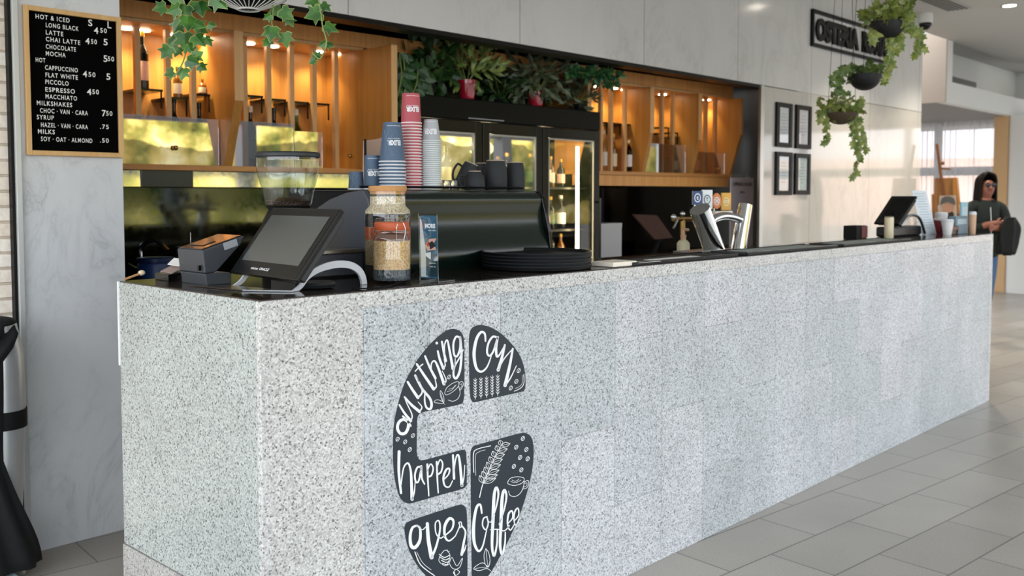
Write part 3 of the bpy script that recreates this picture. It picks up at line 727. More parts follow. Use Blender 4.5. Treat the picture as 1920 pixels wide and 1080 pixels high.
# ---- bottles
def make_bottle(r, h, mat, capm, labm, label, group, cat='bottle', neck=0.33, nr=0.32):
    t = thing('bottle', label, cat, (0, 0, 0), group)
    hs = h*(1-neck)
    body = MB().lathe([(r*0.94, 0), (r, 0.006), (r, hs*0.86), (r*0.86, hs*0.97), (r*nr*1.15, hs*1.12), (r*nr, hs*1.2), (r*nr, h*0.97), (r*nr*1.2, h*0.975)], (0, 0, 0), 20)
    body = body.build('body', mat, t, smooth=True)
    if labm: MB().lathe([(r*1.015, hs*0.22), (r*1.02, hs*0.23), (r*1.02, hs*0.70), (r*1.015, hs*0.71)], (0, 0, 0), 20, False, False).build('label', labm, body, smooth=True)
    MB().lathe([(r*nr*1.25, h*0.90), (r*nr*1.28, h*0.91), (r*nr*1.25, h)], (0, 0, 0), 16).build('cap', capm, t, smooth=True)
    return t
LP = M('pink_label', '#e3b9a4', 0.6); LC = M('cream_label', '#e9e2c6', 0.6); LG = M('green_label', '#4d6a44', 0.6); LW = M('white_label', '#efeeea', 0.6)
GOLD = M('gold_foil', '#b98b3a', 0.3, 0.8); CAPK = M('black_cap', '#141414', 0.4); CAPW = M('white_cap', '#e4dcc8', 0.4)
def bottle_at(px, py_base, py_top, v, wpx, mat, capm, labm, label, zb, group, nr=0.32, neck=0.33):
    u = atc(px, 250, v)[0]; p = cab(u, v, zb); dep = (p-CAM).dot(FW)
    h = (py_base-py_top)*dep/FPX; r = wpx/2*dep/FPX
    b_ = make_bottle(r, h, mat, capm, labm, label, group, neck=neck, nr=nr); b_.location = p
    return b_
GL, GR = 'spirits in the cabinet near the menu board', 'spirits in the cabinet near the beer taps'
bottle_at(270, 167, 58, 0.20, 22, BOTK, GOLD, LP, 'tall dark bottle with pink label on the leftmost small shelf', 2.036, GL)
bottle_at(335, 177, 118, 0.2, 17, BOTA, GOLD, LC, 'short bottle with cream label standing behind the hanging ivy', 2.001, GL)
bottle_at(327, 308, 180, 0.2, 22, BOTK, CAPK, LC, 'tall black bottle below the ivy, beside the brass knob', LZ+0.001, GL)
bottle_at(374, 308, 190, 0.2, 20, BOTK, CAPK, LW, 'black bottle with white label just left of the slanted oak divider', LZ+0.001, GL)
bottle_at(381, 168, 138, 0.2, 14, BOTA, GOLD, LC, 'squat bottle with cream label on the shelf next to the oak divider', 2.031, GL)
bottle_at(470, 312, 198, 0.2, 22, BOTK, CAPW, LG, 'dark bottle with white banded neck right of the slanted divider', LZ+0.001, GL)
bottle_at(514, 314, 202, 0.2, 23, BOTK, CAPK, LG, 'dark bottle with black neck behind left side of grinder hopper', LZ+0.001, GL)
bottle_at(556, 315, 205, 0.2, 21, BOTG, CAPW, LC, 'green bottle with pale cork behind the grinder hopper', LZ+0.001, GL)
bottle_at(1133, 322, 245, 0.2, 12, BOTC, CAPW, LW, 'pale bottle hard against the right edge of the black fridge', RZ+0.001, GR)
bottle_at(1151, 322, 250, 0.2, 13, BOTA, GOLD, LC, 'amber bottle with cream label, second from the fridge', RZ+0.001, GR)
bottle_at(1181, 322, 262, 0.14, 17, BOTC, CAPW, LW, 'clear square shouldered bottle with white stopper left of oak divider', RZ+0.001, GR, nr=0.36, neck=0.25)
bottle_at(1252, 324, 295, 0.14, 15, BOTC, CAPK, None, 'low clear bottle at the foot of the middle lit compartment', RZ+0.001, GR, nr=0.4)
bottle_at(1266, 324, 275, 0.14, 12, BOTG, CAPK, LC, 'green bottle with cream label in the middle lit compartment', RZ+0.001, GR)
bottle_at(1349, 326, 292, 0.14, 11, BOTK, CAPK, LW, 'small dark bottle with white label at far right cabinet end', RZ+0.001, GR, nr=0.5)
bottle_at(1310, 325, 270, 0.2, 12, BOTC, CAPW, LP, 'pale pink labelled bottle behind glass right of the last divider', RZ+0.001, GR)

# ================================================================== BACK BAR AND SPLASHBACK
SMOKE = M('smoked_mirror', (0.11, 0.125, 0.12), 0.02, 1.0, var=0.02)
struct(MB().box(0.43, 2.58, 3.03, 3.05, 0.92, 1.64).build('wall_splashback', SMOKE))
struct(MB().box(4.40, 8.9, 3.03, 3.05, 0.92, 1.7).build('wall_splashback_right', M('smoked_dark', (0.07, 0.075, 0.075), 0.03, 1.0, var=0.05)))
t = thing('back_bench', 'black back bar bench running along the dark splashback', 'bench', (0.44, 2.45, 0))
MB().box(0.46, 2.56, 2.47, 3.02, 0.0, 0.87).build('body', BLACKM, t); MB().box(0.455, 2.57, 2.44, 3.025, 0.87, 0.90).build('worktop', BLACKG, t)
t = thing('back_bench', 'black back bar bench behind the beer taps', 'bench', (4.42, 2.45, 0))
MB().box(4.42, 8.6, 2.47, 3.02, 0.0, 0.87).build('body', BLACKM, t); MB().box(4.41, 8.6, 2.44, 3.025, 0.87, 0.90).build('worktop', BLACKG, t)

def onbench(px, y): return at(px, 400, y=y)
p = onbench(290, 2.62); dz = 0.90
t = thing('canister', 'blue canister standing on the black back bench', 'canister', (p.x, 2.62, dz))
MB().lathe([(0.085, 0), (0.09, 0.01), (0.09, 0.21), (0.085, 0.22)], (p.x, 2.62, dz), 28).build('body', M('blue_tin', '#1d3a70', 0.4), t, smooth=True)
MB().lathe([(0.092, 0.221), (0.093, 0.225), (0.093, 0.243), (0.088, 0.247)], (p.x, 2.62, dz), 28).build('lid', M('blue_lid', '#172c56', 0.4), t, smooth=True)
p = onbench(334, 2.6); b_ = make_bottle(0.036, 0.30, BOTC, CAPK, None, 'clear glass bottle on the back bench behind the receipt printer', None); b_.location = (p.x, 2.6, dz)
p = onbench(262, 2.75)
t = thing('bench_tap', 'small chrome water tap on the back bench left of blue canister', 'tap', (p.x, 2.75, dz))
MB().lathe([(0.03, 0), (0.03, 0.02), (0.014, 0.03), (0.014, 0.22)], (p.x, 2.75, dz), 16).build('post', CHROME, t, smooth=True)
MB().tube(smooth_path([(p.x, 2.75, dz+0.21), (p.x, 2.74, dz+0.30), (p.x+0.05, 2.68, dz+0.33), (p.x+0.09, 2.62, dz+0.28)], 6), 0.011).build('spout', CHROME, t, smooth=True)
MB().tube([(p.x-0.02, 2.75, dz+0.18), (p.x-0.08, 2.73, dz+0.21)], 0.007).build('lever', CHROME, t, smooth=True)

PANE_D = m_pane('door_pane', 0.42); PANE_F = m_pane('fridge_pane_clear', 0.04)
# ================================================================== THREE DOOR DISPLAY FRIDGE
FY = 2.30; FX0, FX1 = at(789, 300, y=FY).x, at(1125, 300, y=FY).x; FZ = 2.095; FD = 0.62
fr = thing('drinks_fridge', 'black three door glass fronted drinks fridge with plants on top', 'fridge', ((FX0+FX1)/2, FY, 0))
B = BLACKG
MB().box(FX0, FX0+0.04, FY+0.04, FY+FD, 0.06, FZ-0.14).build('side_wall', B, fr)
MB().box(FX1-0.04, FX1, FY+0.04, FY+FD, 0.06, FZ-0.14).build('side_wall', B, fr)
MB().box(FX0+0.04, FX1-0.04, FY+FD-0.03, FY+FD, 0.06, FZ-0.14).build('back_wall', M('fridge_lining', '#2b2722', 0.5), fr)
MB().box(FX0, FX1, FY+0.0, FY+FD, FZ-0.139, FZ).build('header', M('fridge_black', '#080a0a', 0.4, spec=0.1), fr, bevel=0.006)
MB().box(FX0, FX1, FY+0.04, FY+FD, 0.0, 0.06).build('plinth', B, fr)
hx = at(925, 300, y=FY).x
MB().box(hx-0.23, hx+0.10, FY-0.003, FY-0.0005, FZ-0.128, FZ-0.121).build('badge_line', GREY, fr)
edges = [FX0, at(905, 300, y=FY).x, at(1018, 300, y=FY).x, FX1]
DT = FZ-0.142
for i in range(3):
    a, b_ = edges[i]+0.004, edges[i+1]-0.004; wf = 0.062
    dq = MB(); dq.box(a, a+wf, FY, FY+0.036, 0.07, DT); dq.box(b_-wf, b_, FY, FY+0.036, 0.07, DT)
    dq.box(a+wf, b_-wf, FY, FY+0.036, DT-0.075, DT); dq.box(a+wf, b_-wf, FY, FY+0.036, 0.07, 0.16)
    d = dq.build('door', M('door_black', '#080909', 0.25, spec=0.2), fr, bevel=0.005)
    MB().box(a+wf-0.004, b_-wf+0.004, FY+0.014, FY+0.020, 0.155, DT-0.07).build('glass', PANE_F if i == 2 else PANE_D, d)
    gq = MB(); 
    for (x0, x1, z0, z1) in ((a+wf, a+wf+0.009, 0.165, DT-0.08), (b_-wf-0.009, b_-wf, 0.165, DT-0.08), (a+wf, b_-wf, DT-0.086, DT-0.076)):
        gq.box(x0, x1, FY+0.004, FY+0.012, z0, z1)
    gq.build('seal', M('seal_grey', '#a9a79d', 0.4), d)
    hq = MB().tube([(b_-0.03, FY-0.03, 0.95), (b_-0.03, FY-0.03, 1.45)], 0.008); hq.tube([(b_-0.03, FY-0.03, 0.98), (b_-0.03, FY+0.001, 0.98)], 0.006); hq.tube([(b_-0.03, FY-0.03, 1.42), (b_-0.03, FY+0.001, 1.42)], 0.006)
    hq.build('handle', B, d, smooth=True)
SHZ = [0.55, 0.95, 1.22, 1.53]
for z in SHZ: MB().box(FX0+0.042, FX1-0.042, FY+0.10, FY+FD-0.04, z-0.014, z).build('shelf', M('shelf_dark', '#2a2622', 0.4), fr)
lx = at(1082, 300, y=FY+0.06).x
for x in (lx, edges[1]-0.02, edges[2]-0.02):
    MB().box(x-0.011, x+0.011, FY+0.050, FY+0.062, 0.3, 1.83).build('light_strip', M('warm_strip', '#ffe9b8', 0.4, emit=(1, 0.80, 0.42), estr=11), fr)
lamp('fridge_glow', 'POINT', (edges[0]+0.3, FY+0.25, 1.80), 3, (1, 0.83, 0.5), 0.05)
lamp('fridge_glow', 'POINT', (edges[1]+0.3, FY+0.25, 1.80), 3, (1, 0.83, 0.5), 0.05)
lamp('fridge_glow', 'POINT', (edges[2]+0.3, FY+0.25, 1.85), 0.8, (1, 0.78, 0.45), 0.04)
# bottles behind the doors
kinds = [(0.036, 0.24, BOTG, GOLD, LG), (0.034, 0.23, BOTA, GOLD, LC), (0.036, 0.25, BOTC, CAPW, LW), (0.031, 0.21, BOTK, GOLD, LP), (0.04, 0.27, BOTG, CAPK, LC)]
desc = ['green bottle with green label', 'amber bottle with cream label', 'clear bottle with white label', 'dark bottle with pink label', 'tall green bottle with cream label']
protos = {}
place = {0: 'bottom', 1: 'lower', 2: 'middle', 3: 'top'}
doorname = ['left', 'middle', 'right']; ords = ['first', 'second', 'third', 'fourth', 'fifth', 'sixth']
for di in range(3):
    for si in (1, 2, 3):
        n = 5 if di == 2 else 4
        for k in range(n):
            kk = (k*2+si+di) % 5
            x = edges[di]+0.10+(edges[di+1]-edges[di]-0.22)*k/(n-1) if di < 2 else edges[2]+0.09+0.085*k
            loc = (x, FY+0.2+0.03*(k % 2), SHZ[si]+0.001)
            lab = f'{desc[kk]}, {ords[k]} from the left on the {place[si]} shelf behind the {doorname[di]} fridge door'
            lab = lab.replace(', ', ' ', 1)
            words = lab.split()
            lab = f'{desc[kk]} {ords[k]} on {place[si]} shelf behind {doorname[di]} fridge door'
            if kk not in protos:
                b_ = make_bottle(*kinds[kk], lab, 'bottles in the drinks fridge'); b_.location = loc; protos[kk] = b_
            else: dup(protos[kk], loc, lab)

# ================================================================== PLANTS
IVY = [(0, 0), (0.24, -0.13), (0.52, 0.03), (0.37, 0.27), (0.60, 0.55), (0.27, 0.55), (0, 1.0), (-0.27, 0.55), (-0.60, 0.55), (-0.37, 0.27), (-0.52, 0.03), (-0.24, -0.13)]
LANCE = [(0, 0), (0.13, 0.25), (0.15, 0.5), (0.08, 0.8), (0, 1.0), (-0.08, 0.8), (-0.15, 0.5), (-0.13, 0.25)]
OVAL = [(0, 0), (0.26, 0.2), (0.34, 0.5), (0.2, 0.82), (0, 1.0), (-0.2, 0.82), (-0.34, 0.5), (-0.26, 0.2)]
def leaf(q, p, d, nrm, s, shape=IVY, fold=0.22, droop=0.25):
    """one leaf: stalk end at p, tip along d, face towards nrm"""
    d = Vector(d).normalized(); nrm = Vector(nrm); nrm = (nrm-d*nrm.dot(d)); nrm = nrm.normalized() if nrm.length > 1e-4 else d.orthogonal().normalized()
    u = d.cross(nrm)
    vs = [Vector(p)+(u*x+d*y-nrm*(abs(x)*fold+droop*y*y*0.5))*s for x, y in shape]
    vs.append(Vector(p)+(d*0.45-nrm*(droop*0.1))*s)
    n = len(shape); q.add(vs, [(i, (i+1) % n, n) for i in range(n)])
def mark_edges(o, n):
    """pale leaf margins: 0 on the midrib, 1 on the outline of every n-pointed leaf"""
    at_ = o.data.attributes.new('leaf_edge', 'FLOAT', 'POINT')
    at_.data.foreach_set('value', [0.0 if i % (n+1) == n else 1.0 for i in range(len(o.data.vertices))])
RND = random.Random(11)
def rv(a=1.0): return Vector((RND.uniform(-a, a), RND.uniform(-a, a), RND.uniform(-a, a)))
LEAF_I = m_leaf('ivy_leaf', '#1d4a1c', '#4b7a2c', '#b7b76a'); LEAF_D = m_leaf('dark_leaf', '#16301a', '#39602c'); LEAF_V = m_leaf('variegated_leaf', '#41602a', '#9aa758'); LEAF_G = m_leaf('greygreen_leaf', '#3b4a32', '#6c7558')
LEAF_Y = m_leaf('ivy_leaf_light', '#4a6a28', '#97a04a', '#c9c584'); STEMM = M('vine_stem', '#7a8a4a', 0.6)
def toward_cam(p): return (CAM-Vector(p)).normalized()
def clump(q, c, r, n, s, shape, flat=0.8, upw=0.3):
    for _ in range(n):
        o = Vector((RND.gauss(0, 0.5), RND.gauss(0, 0.5), RND.gauss(0, 0.45)*flat))
        o = o*min(1.0, 1.0/max(o.length, 1e-3)) if o.length > 1 else o
        p = Vector(c)+o*r
        leaf(q, p, o*0.8+rv(0.6)+Vector((0, 0, upw)), rv(0.8)+toward_cam(p)*0.8+Vector((0, 0, 0.5)), s*RND.uniform(0.7, 1.25), shape)
def trail(q, sq, pts, step, s, shape=IVY, sr=0.0025):
    sm = smooth_path(pts, 8); sq.tube(sm, sr, 5); acc = 0
    for i in range(1, len(sm)):
        acc += (sm[i]-sm[i-1]).length
        if acc > step:
            acc = 0; side = RT*RND.choice((-1, 1))
            leaf(q, sm[i]+rv(0.004), side*RND.uniform(0.4, 1.0)+Vector((0, 0, -0.7))+rv(0.35), toward_cam(sm[i])+rv(0.5)+Vector((0, 0, 0.3)), s*RND.uniform(0.7, 1.25), shape)
# hanging wire bowl at upper left with trailing ivy
hb = CAM+(FW*FPX+RT*(466-960)+UP*(PPY-18))*(2.85/FPX)
pl = thing('hanging_planter', 'white wire bowl planter hanging at the top with ivy trailing down', 'planter', tuple(hb))
rim = [(0.032, 0.0), (0.07, 0.014), (0.11, 0.035), (0.155, 0.075), (0.19, 0.13)]
MB().lathe([(0.03, 0.004), (0.066, 0.022), (0.10, 0.045), (0.145, 0.085), (0.178, 0.135)], hb, 36, True, False).build('liner', BLACK, pl, smooth=True)
wq = MB()
for k in range(30):
    a = 2*pi*k/30; wq.tube([hb+Vector((r*cos(a), r*sin(a), z)) for r, z in rim], 0.0015, 5)
for r, z in (rim[0], rim[2], rim[4]):
    wq.tube([hb+Vector((r*cos(2*pi*i/40), r*sin(2*pi*i/40), z)) for i in range(41)], 0.003, 5, False)
wq.build('wire_bowl', M('white_wire', '#d8d8d4', 0.4), pl, smooth=True)
for k in range(3):
    a = 2*pi*k/3+0.3
    MB().tube([hb+Vector((0.19*cos(a), 0.19*sin(a), 0.13)), Vector((hb.x, hb.y, ZC))], 0.0015, 5).build('cord', BLACKM, pl)
def pd(px, py, d=2.85): return CAM+(FW*FPX+RT*(px-960)+UP*(PPY-py))*(d/FPX)
lq = MB(); sq = MB()
def vine(pts, leaves):
    sq.tube(smooth_path([pd(*p) for p in pts], 8), 0.0022, 5)
    for (px, py, s, ang) in leaves:
        p = pd(px, py, 2.85+RND.uniform(-0.04, 0.04)); a = radians(ang); sc = s*0.84*2.85/FPX
        d = RT*cos(a)+UP*sin(a)+FW*RND.uniform(-0.4, 0.2)
        leaf(lq, p, d, toward_cam(p)+rv(0.35)+Vector((0, 0, 0.35)), sc, IVY, 0.3)
vine([(430, -20), (375, -12), (345, 25), (352, 70), (347, 105), (335, 132), (318, 150)],
     [(345, 0, 44, 170), (372, 2, 42, -70), (400, -6, 44, -40), (335, 14, 36, 195), (352, 30, 40, -80), (362, 42, 36, -20), (338, 40, 34, -120), (346, 62, 44, -90), (366, 66, 38, -45), (330, 70, 38, -140), (318, 88, 34, -120), (352, 82, 30, -60),
      (350, 112, 34, -20), (362, 108, 30, 25), (344, 128, 30, -100), (372, 122, 26, -30), (325, 134, 26, -160), (385, 70, 26, -50), (310, 12, 30, 200), (390, 46, 22, -10), (336, 88, 26, 250), (375, 50, 30, -80), (350, 10, 34, -100)])
vine([(500, -10), (512, 12), (510, 45), (522, 62), (545, 85)], [(515, 14, 28, -60), (528, 18, 34, -40), (540, 32, 26, -60), (510, 50, 38, -95), (533, 62, 34, -80), (506, 74, 24, -130), (508, 28, 22, 210)])
vine([(540, -15), (590, -8), (600, 15), (605, 50), (612, 80), (600, 110), (585, 98)], [(592, -4, 30, -150), (604, 6, 28, -40), (600, 22, 40, -160), (610, 46, 34, -25), (610, 80, 22, 200), (612, 82, 20, -20), (600, 105, 20, 180), (590, 112, 18, -150)])
mark_edges(lq.build('foliage', LEAF_I, pl), 12); sq.build('stem', STEMM, pl, smooth=True)

# three hanging baskets at right
def basket(px, py, d, r, label, shell, nclump, lsz, trails, hcl, depth=1.0, lm=LEAF_Y):
    c = pd(px, py, d); t = thing('hanging_basket', label, 'hanging plant', tuple(c), 'hanging baskets by the marble wall')
    prof = [(r*sin(pi/2*k/8)+0.002, -r*depth*cos(pi/2*k/8)) for k in range(9)]
    MB().lathe(prof+[(r*0.9, 0.0), (r*0.88, -0.02)], c, 28).build('bowl', shell, t, smooth=True)
    for k in range(3):
        a = 2*pi*k/3+0.5; MB().tube([c+Vector((r*cos(a), r*sin(a), 0)), Vector((c.x+r*0.35*cos(a), c.y+r*0.35*sin(a), ZC))], 0.0018, 5).build('cord', BLACKM, t)
    q = MB(); s_ = MB()
    clump(q, c+Vector((0, 0, hcl)), r*1.35, nclump, lsz, IVY, 0.5, 0.0)
    for tr in trails: trail(q, s_, [c+Vector((0, 0, 0.02))]+[pd(a, b_, d-0.03) for a, b_ in tr], 0.014, lsz, IVY)
    mark_edges(q.build('foliage', lm, t), 12); s_.build('stem', STEMM, t, smooth=True)
    return t
DK = M('basket_dark', '#101214', 0.6); WV = M('basket_woven', '#4a3d2c', 0.8, vscale=90, var=0.35, bump=0.6)
basket(1664, 42, 6.0, 0.105, 'highest hanging basket, dark pot with bushy pale ivy over the sign', DK, 190, 0.052,
       [[(1640, 60), (1635, 75)], [(1668, 80), (1668, 115), (1663, 152)], [(1705, 45), (1722, 72), (1716, 105)], [(1700, 50), (1725, 62), (1731, 92)], [(1690, 70), (1672, 100)]], 0.05)
basket(1622, 140, 6.5, 0.107, 'middle hanging basket, smooth black bowl with ivy spilling over its left', DK, 60, 0.045,
       [[(1590, 122), (1575, 145), (1565, 175)], [(1600, 120), (1580, 135), (1572, 165)], [(1585, 125), (1560, 150), (1590, 175)], [(1640, 120), (1648, 130)]], 0.02, lm=m_leaf('ivy_leaf_deep', '#2c4a22', '#6a8238'))
basket(1577, 212, 7.0, 0.112, 'lowest hanging basket, brown woven bowl with long ivy trailing right', WV, 130, 0.046,
       [[(1550, 225), (1553, 262), (1548, 266)], [(1600, 215), (1608, 250), (1612, 285), (1600, 330)], [(1605, 215), (1618, 250), (1625, 285)], [(1595, 225), (1600, 262), (1612, 300)], [(1545, 210), (1540, 222)]], 0.045, 0.75)

# plants on top of the fridge and beside it
def shrub(name, label, c, r, n, s, shape, mat, pot=None, up_=0.35, flat=0.8, cat='plant', grp='plants above the fridge'):
    t = thing(name, label, cat, tuple(c), grp)
    base = Vector(c)
    if pot:
        pr, ph, pm = pot
        MB().lathe([(pr*0.72, 0), (pr*0.74, 0.004), (pr*0.97, ph*0.8), (pr*1.04, ph*0.81), (pr*1.04, ph), (pr*0.92, ph), (pr*0.9, ph*0.9)], base, 28).build('pot', pm, t, smooth=True)
        top = base+Vector((0, 0, ph))
    else: top = base
    q = MB(); s_ = MB(); cc = top+Vector((0, 0, r*0.55))
    clump(q, cc, r, n, s, shape, flat, up_)
    for k in range(9):
        a = 2*pi*k/9; s_.tube([top-Vector((0, 0, 0.02)), top+Vector((0.3*r*cos(a), 0.3*r*sin(a), 0.3*r)), cc+Vector((0.7*r*cos(a), 0.7*r*sin(a), 0.4*r*RND.uniform(-.5, 1)))], 0.003, 5)
    s_.build('stem', STEMM, t, smooth=True); q.build('foliage', mat, t)
    return t
RED = M('red_glazed_pot', '#a3122a', 0.18, coat=0.6)
def top_at(px, y): return Vector((at(px, 200, y=y).x, y, FZ+0.001))
c = top_at(876, 2.42); shrub('potted_plant', 'leafy plant in a glossy red pot on top of the fridge', c, 0.21, 150, 0.10, LANCE, LEAF_V, (0.062, 0.135, RED))
c = top_at(1005, 2.42); shrub('potted_plant', 'spiky grey green plant hiding its red pot on the fridge top', c-Vector((0, 0, 0)), 0.22, 210, 0.10, LANCE, LEAF_G, (0.06, 0.11, RED), 0.05, 1.0)
c = top_at(1088, 2.42); shrub('potted_plant', 'low grey green plant at the right end of the fridge top', c, 0.13, 90, 0.09, LANCE, LEAF_G, (0.05, 0.06, BLACKM), 0.4)
c = top_at(800, 2.5); shrub('leafy_plant', 'broad leaved dark green plant between oak panel and red pot', c-Vector((0.0, 0.0, 0)), 0.19, 130, 0.095, OVAL, LEAF_D, (0.06, 0.09, BLACKM), 0.2, 1.0)
c = top_at(940, 2.6); shrub('leafy_plant', 'dark low plant in shade between the two red pots', c, 0.16, 60, 0.08, OVAL, LEAF_D, (0.05, 0.06, BLACKM), 0.2, 0.6)
# trailing plant that hangs down beside the fridge
t = thing('trailing_plant', 'dark trailing plant hanging down against the fridge left side', 'plant', tuple(top_at(790, 2.34)), 'plants above the fridge')
q = MB(); s_ = MB()
for (x0, y0, x1, y1) in ((770, 110, 752, 190), (760, 105, 748, 165), (785, 125, 770, 185), (752, 100, 746, 180)):
    a_ = at(x0, y0, y=2.27); b_ = at(x1, y1, y=2.24); trail(q, s_, [top_at(800, 2.36)+Vector((0, 0, 0.05)), a_, (a_+b_)/2+Vector((0, -0.02, 0)), b_], 0.028, 0.09, OVAL, 0.004)
q.build('foliage', LEAF_D, t); s_.build('stem', STEMM, t, smooth=True)
# garland along the cabinet top
t = thing('leaf_garland', 'green leaf garland draped along the oak cabinet right of the fridge', 'garland', tuple(at(1120, 145, y=2.3)))
q = MB(); s_ = MB()
ya = 2.12
gp = [at(1068, 134, y=ya), at(1090, 136, y=ya), at(1115, 142, y=ya), at(1150, 146, y=ya)]
s_.tube(smooth_path(gp, 6), 0.006, 6)
for p in smooth_path(gp, 14): clump(q, p, 0.022 if p.x < gp[2].x-0.05 else 0.055, 4 if p.x < gp[2].x-0.05 else 8, 0.05, OVAL, 0.9, 0.1)
q.build('foliage', m_leaf('garland_leaf', '#143a28', '#3f7038'), t); s_.build('stem', STEMM, t, smooth=True)
# ================================================================== THINGS ON THE COUNTER
H = 1.2
# ---- espresso machine (stands on the lower worktop, its back towards the viewer)
MX0, MX1, MYF = 0.69, 1.59, 0.42
em = thing('espresso_machine', 'wide black espresso machine with glossy dark green back and grey side', 'coffee machine', ((MX0+MX1)/2, 0.7, 1.086))
def prof_px(pts, x): return [(at(a, b_, x=x).y, at(a, b_, x=x).z) for a, b_ in pts]
fr_ = prof_px([(1000, 353), (1008, 372), (1014, 400), (1020, 434), (1023, 466), (1022, 490)], MX1)
ZT = 1.488; yb = 0.93
front = [(fr_[0][0]+0.02, ZT)]+[(y, min(z, ZT-0.003)) for y, z in fr_]+[(fr_[-1][0]+0.01, 1.135)]
backp = [(yb-0.06, 1.135), (yb-0.06, 1.42), (yb-0.10, 1.47), (yb-0.16, ZT-0.004)]
body = [(y+0.006, z-0.004 if z > 1.45 else z) for y, z in front]+backp
MB().prism([(MX0+0.012, y, z) for y, z in body], (MX1-MX0-0.024, 0, 0)).build('body', BLACKM, em)
# curved back panel: a swept sheet with two soft rolls
sm = smooth_path([(0, y, z) for y, z in front], 8); q = MB()
n = len(sm); prof = []
for i, p in enumerate(sm):
    f = i/(n-1); prof.append((p.y-0.010-0.022*sin(f*pi*2.0)**2, p.z))
ring = prof+[(y+0.02, z) for y, z in prof[::-1]]
q.prism([(MX0+0.014, y, z) for y, z in ring], (MX1-MX0-0.028, 0, 0))
q.build('back_panel', M('machine_green', '#091712', 0.22, spec=0.5, var=0.01), em, smooth=True, autos=30)
for x, mt in ((MX0-0.006, SLATE), (MX1-0.012, BLACKG)):
    out = [(y-0.036, z+0.001) for y, z in front]+[(yb+0.01, 1.135), (yb+0.01, 1.22), (0.88, 1.315), (0.77, 1.396), (0.704, 1.43), (0.639, 1.457), (0.545, 1.480)]
    MB().prism([(x, y, z) for y, z in out], (0.018, 0, 0)).build('side_panel', mt, em, bevel=0.003)
MB().box(MX0+0.02, MX1-0.02, front[0][0]+0.005, yb-0.15, ZT-0.002, ZT+0.003).build('cup_tray', M('tray_black', '#1a1b1c', 0.35), em)
MB().tube([(MX0+0.03, front[0][0]+0.012, ZT+0.014), (MX1-0.03, front[0][0]+0.012, ZT+0.014)], 0.004).build('cup_rail', BLACKG, em, smooth=True)
for x in (MX0+0.06, MX1-0.06):
    for y in (MYF+0.03, yb-0.05):
        MB().lathe([(0.028, 0), (0.03, 0.004), (0.024, 0.05)], (x, y, 1.086), 18).build('foot', BLACKM, em, smooth=True)
MB().box(MX0-0.008, MX0-0.002, 0.47, 0.80, 1.235, 1.262).build('trim_strip', STEEL, em)

# ---- paper cups (upside down)
YC = 0.56
def paper_cup(label, colm, rimm, h, rb, rt, group, text=True, swirl=False, ang=None):
    """inverted cup: rim at z=0, base up; rb radius at the rim, rt radius at the base"""
    t = thing('paper_cup', label, 'paper cup', (0, 0, 0), group)
    cb_ = MB().lathe([(rb*0.985, 0.004), (rt, h-0.002), (rt*0.99, h), (rt*0.93, h), (rt*0.92, h-0.008)], (0, 0, 0), 36).build('body', colm, t, smooth=True)
    rq = MB(); N = 36
    for i in range(N+1): pass
    rq.tube([(rb*cos(2*pi*i/N), rb*sin(2*pi*i/N), 0.0028) for i in range(N+1)], 0.0028, 8, False); rq.build('rim', rimm, t, smooth=True)
    if text:
        a0 = atan2(-FW.y, -FW.x)+(0.30 if ang is None else ang)
        tq = MB(); hh = 0.019
        def on(u, v, w=0.060, zc=0.5, sc=1.0):
            z = h*zc-v; r = rb+(rt-rb)*z/h+0.0006; a = a0-(u-w/2)/r
            return Vector((r*cos(a), r*sin(a), z))
        # rotated half a turn: reads upside down, starting from the right-hand side
        text_into(tq, 'ELIXIR', lambda u, v: on(u, v, 0.052, 0.55), 0.052, hh, 0.05)
        text_into(tq, 'SPECIALITY COFFEE', lambda u, v: on(u, v, 0.046, 0.60), 0.046, 0.0032, 0.02)
        text_into(tq, 'ESTABLISHED', lambda u, v: on(u, v, 0.050, 0.92), 0.050, 0.0028, 0.02)
        tq.build('print', INK, cb_)
    if swirl:
        sq = MB(); a1 = atan2(-FW.y, -FW.x)
        for k in range(4):
            pts = []
            for i in range(9):
                f = i/8; z = h*(0.15+0.65*f); r = rb+(rt-rb)*z/h+0.0008; a = a1-0.5+0.22*k+0.35*sin(f*4+k)
                pts.append((r*cos(a), r*sin(a), z))
            sq.tube(smooth_path(pts, 4), 0.0007, 4)
        sq.build('swirl_print', M('print_pale_blue', '#7d93a8', 0.6), cb_, smooth=True)
    return t
BLUEC = M('cup_blue', '#4a6079', 0.55, var=0.03); REDC = M('cup_red', '#b5505a', 0.55, var=0.03); GREYC = M('cup_grey', '#a9adb1', 0.55, var=0.03)
RIMW = M('rim_white', '#e6e8ec', 0.5); RIMP = M('rim_pinkwhite', '#e8dedd', 0.5); RIMG = M('rim_greenwhite', '#d7dedd', 0.5)
ORD = ['topmost', 'second', 'third', 'fourth', 'fifth', 'sixth', 'seventh', 'eighth', 'ninth', 'tenth', 'eleventh', 'twelfth', 'thirteenth', 'fourteenth', 'fifteenth', 'sixteenth', 'seventeenth', 'eighteenth', 'nineteenth', 'twentieth', 'twenty-first', 'twenty-second', 'twenty-third', 'twenty-fourth', 'twenty-fifth']
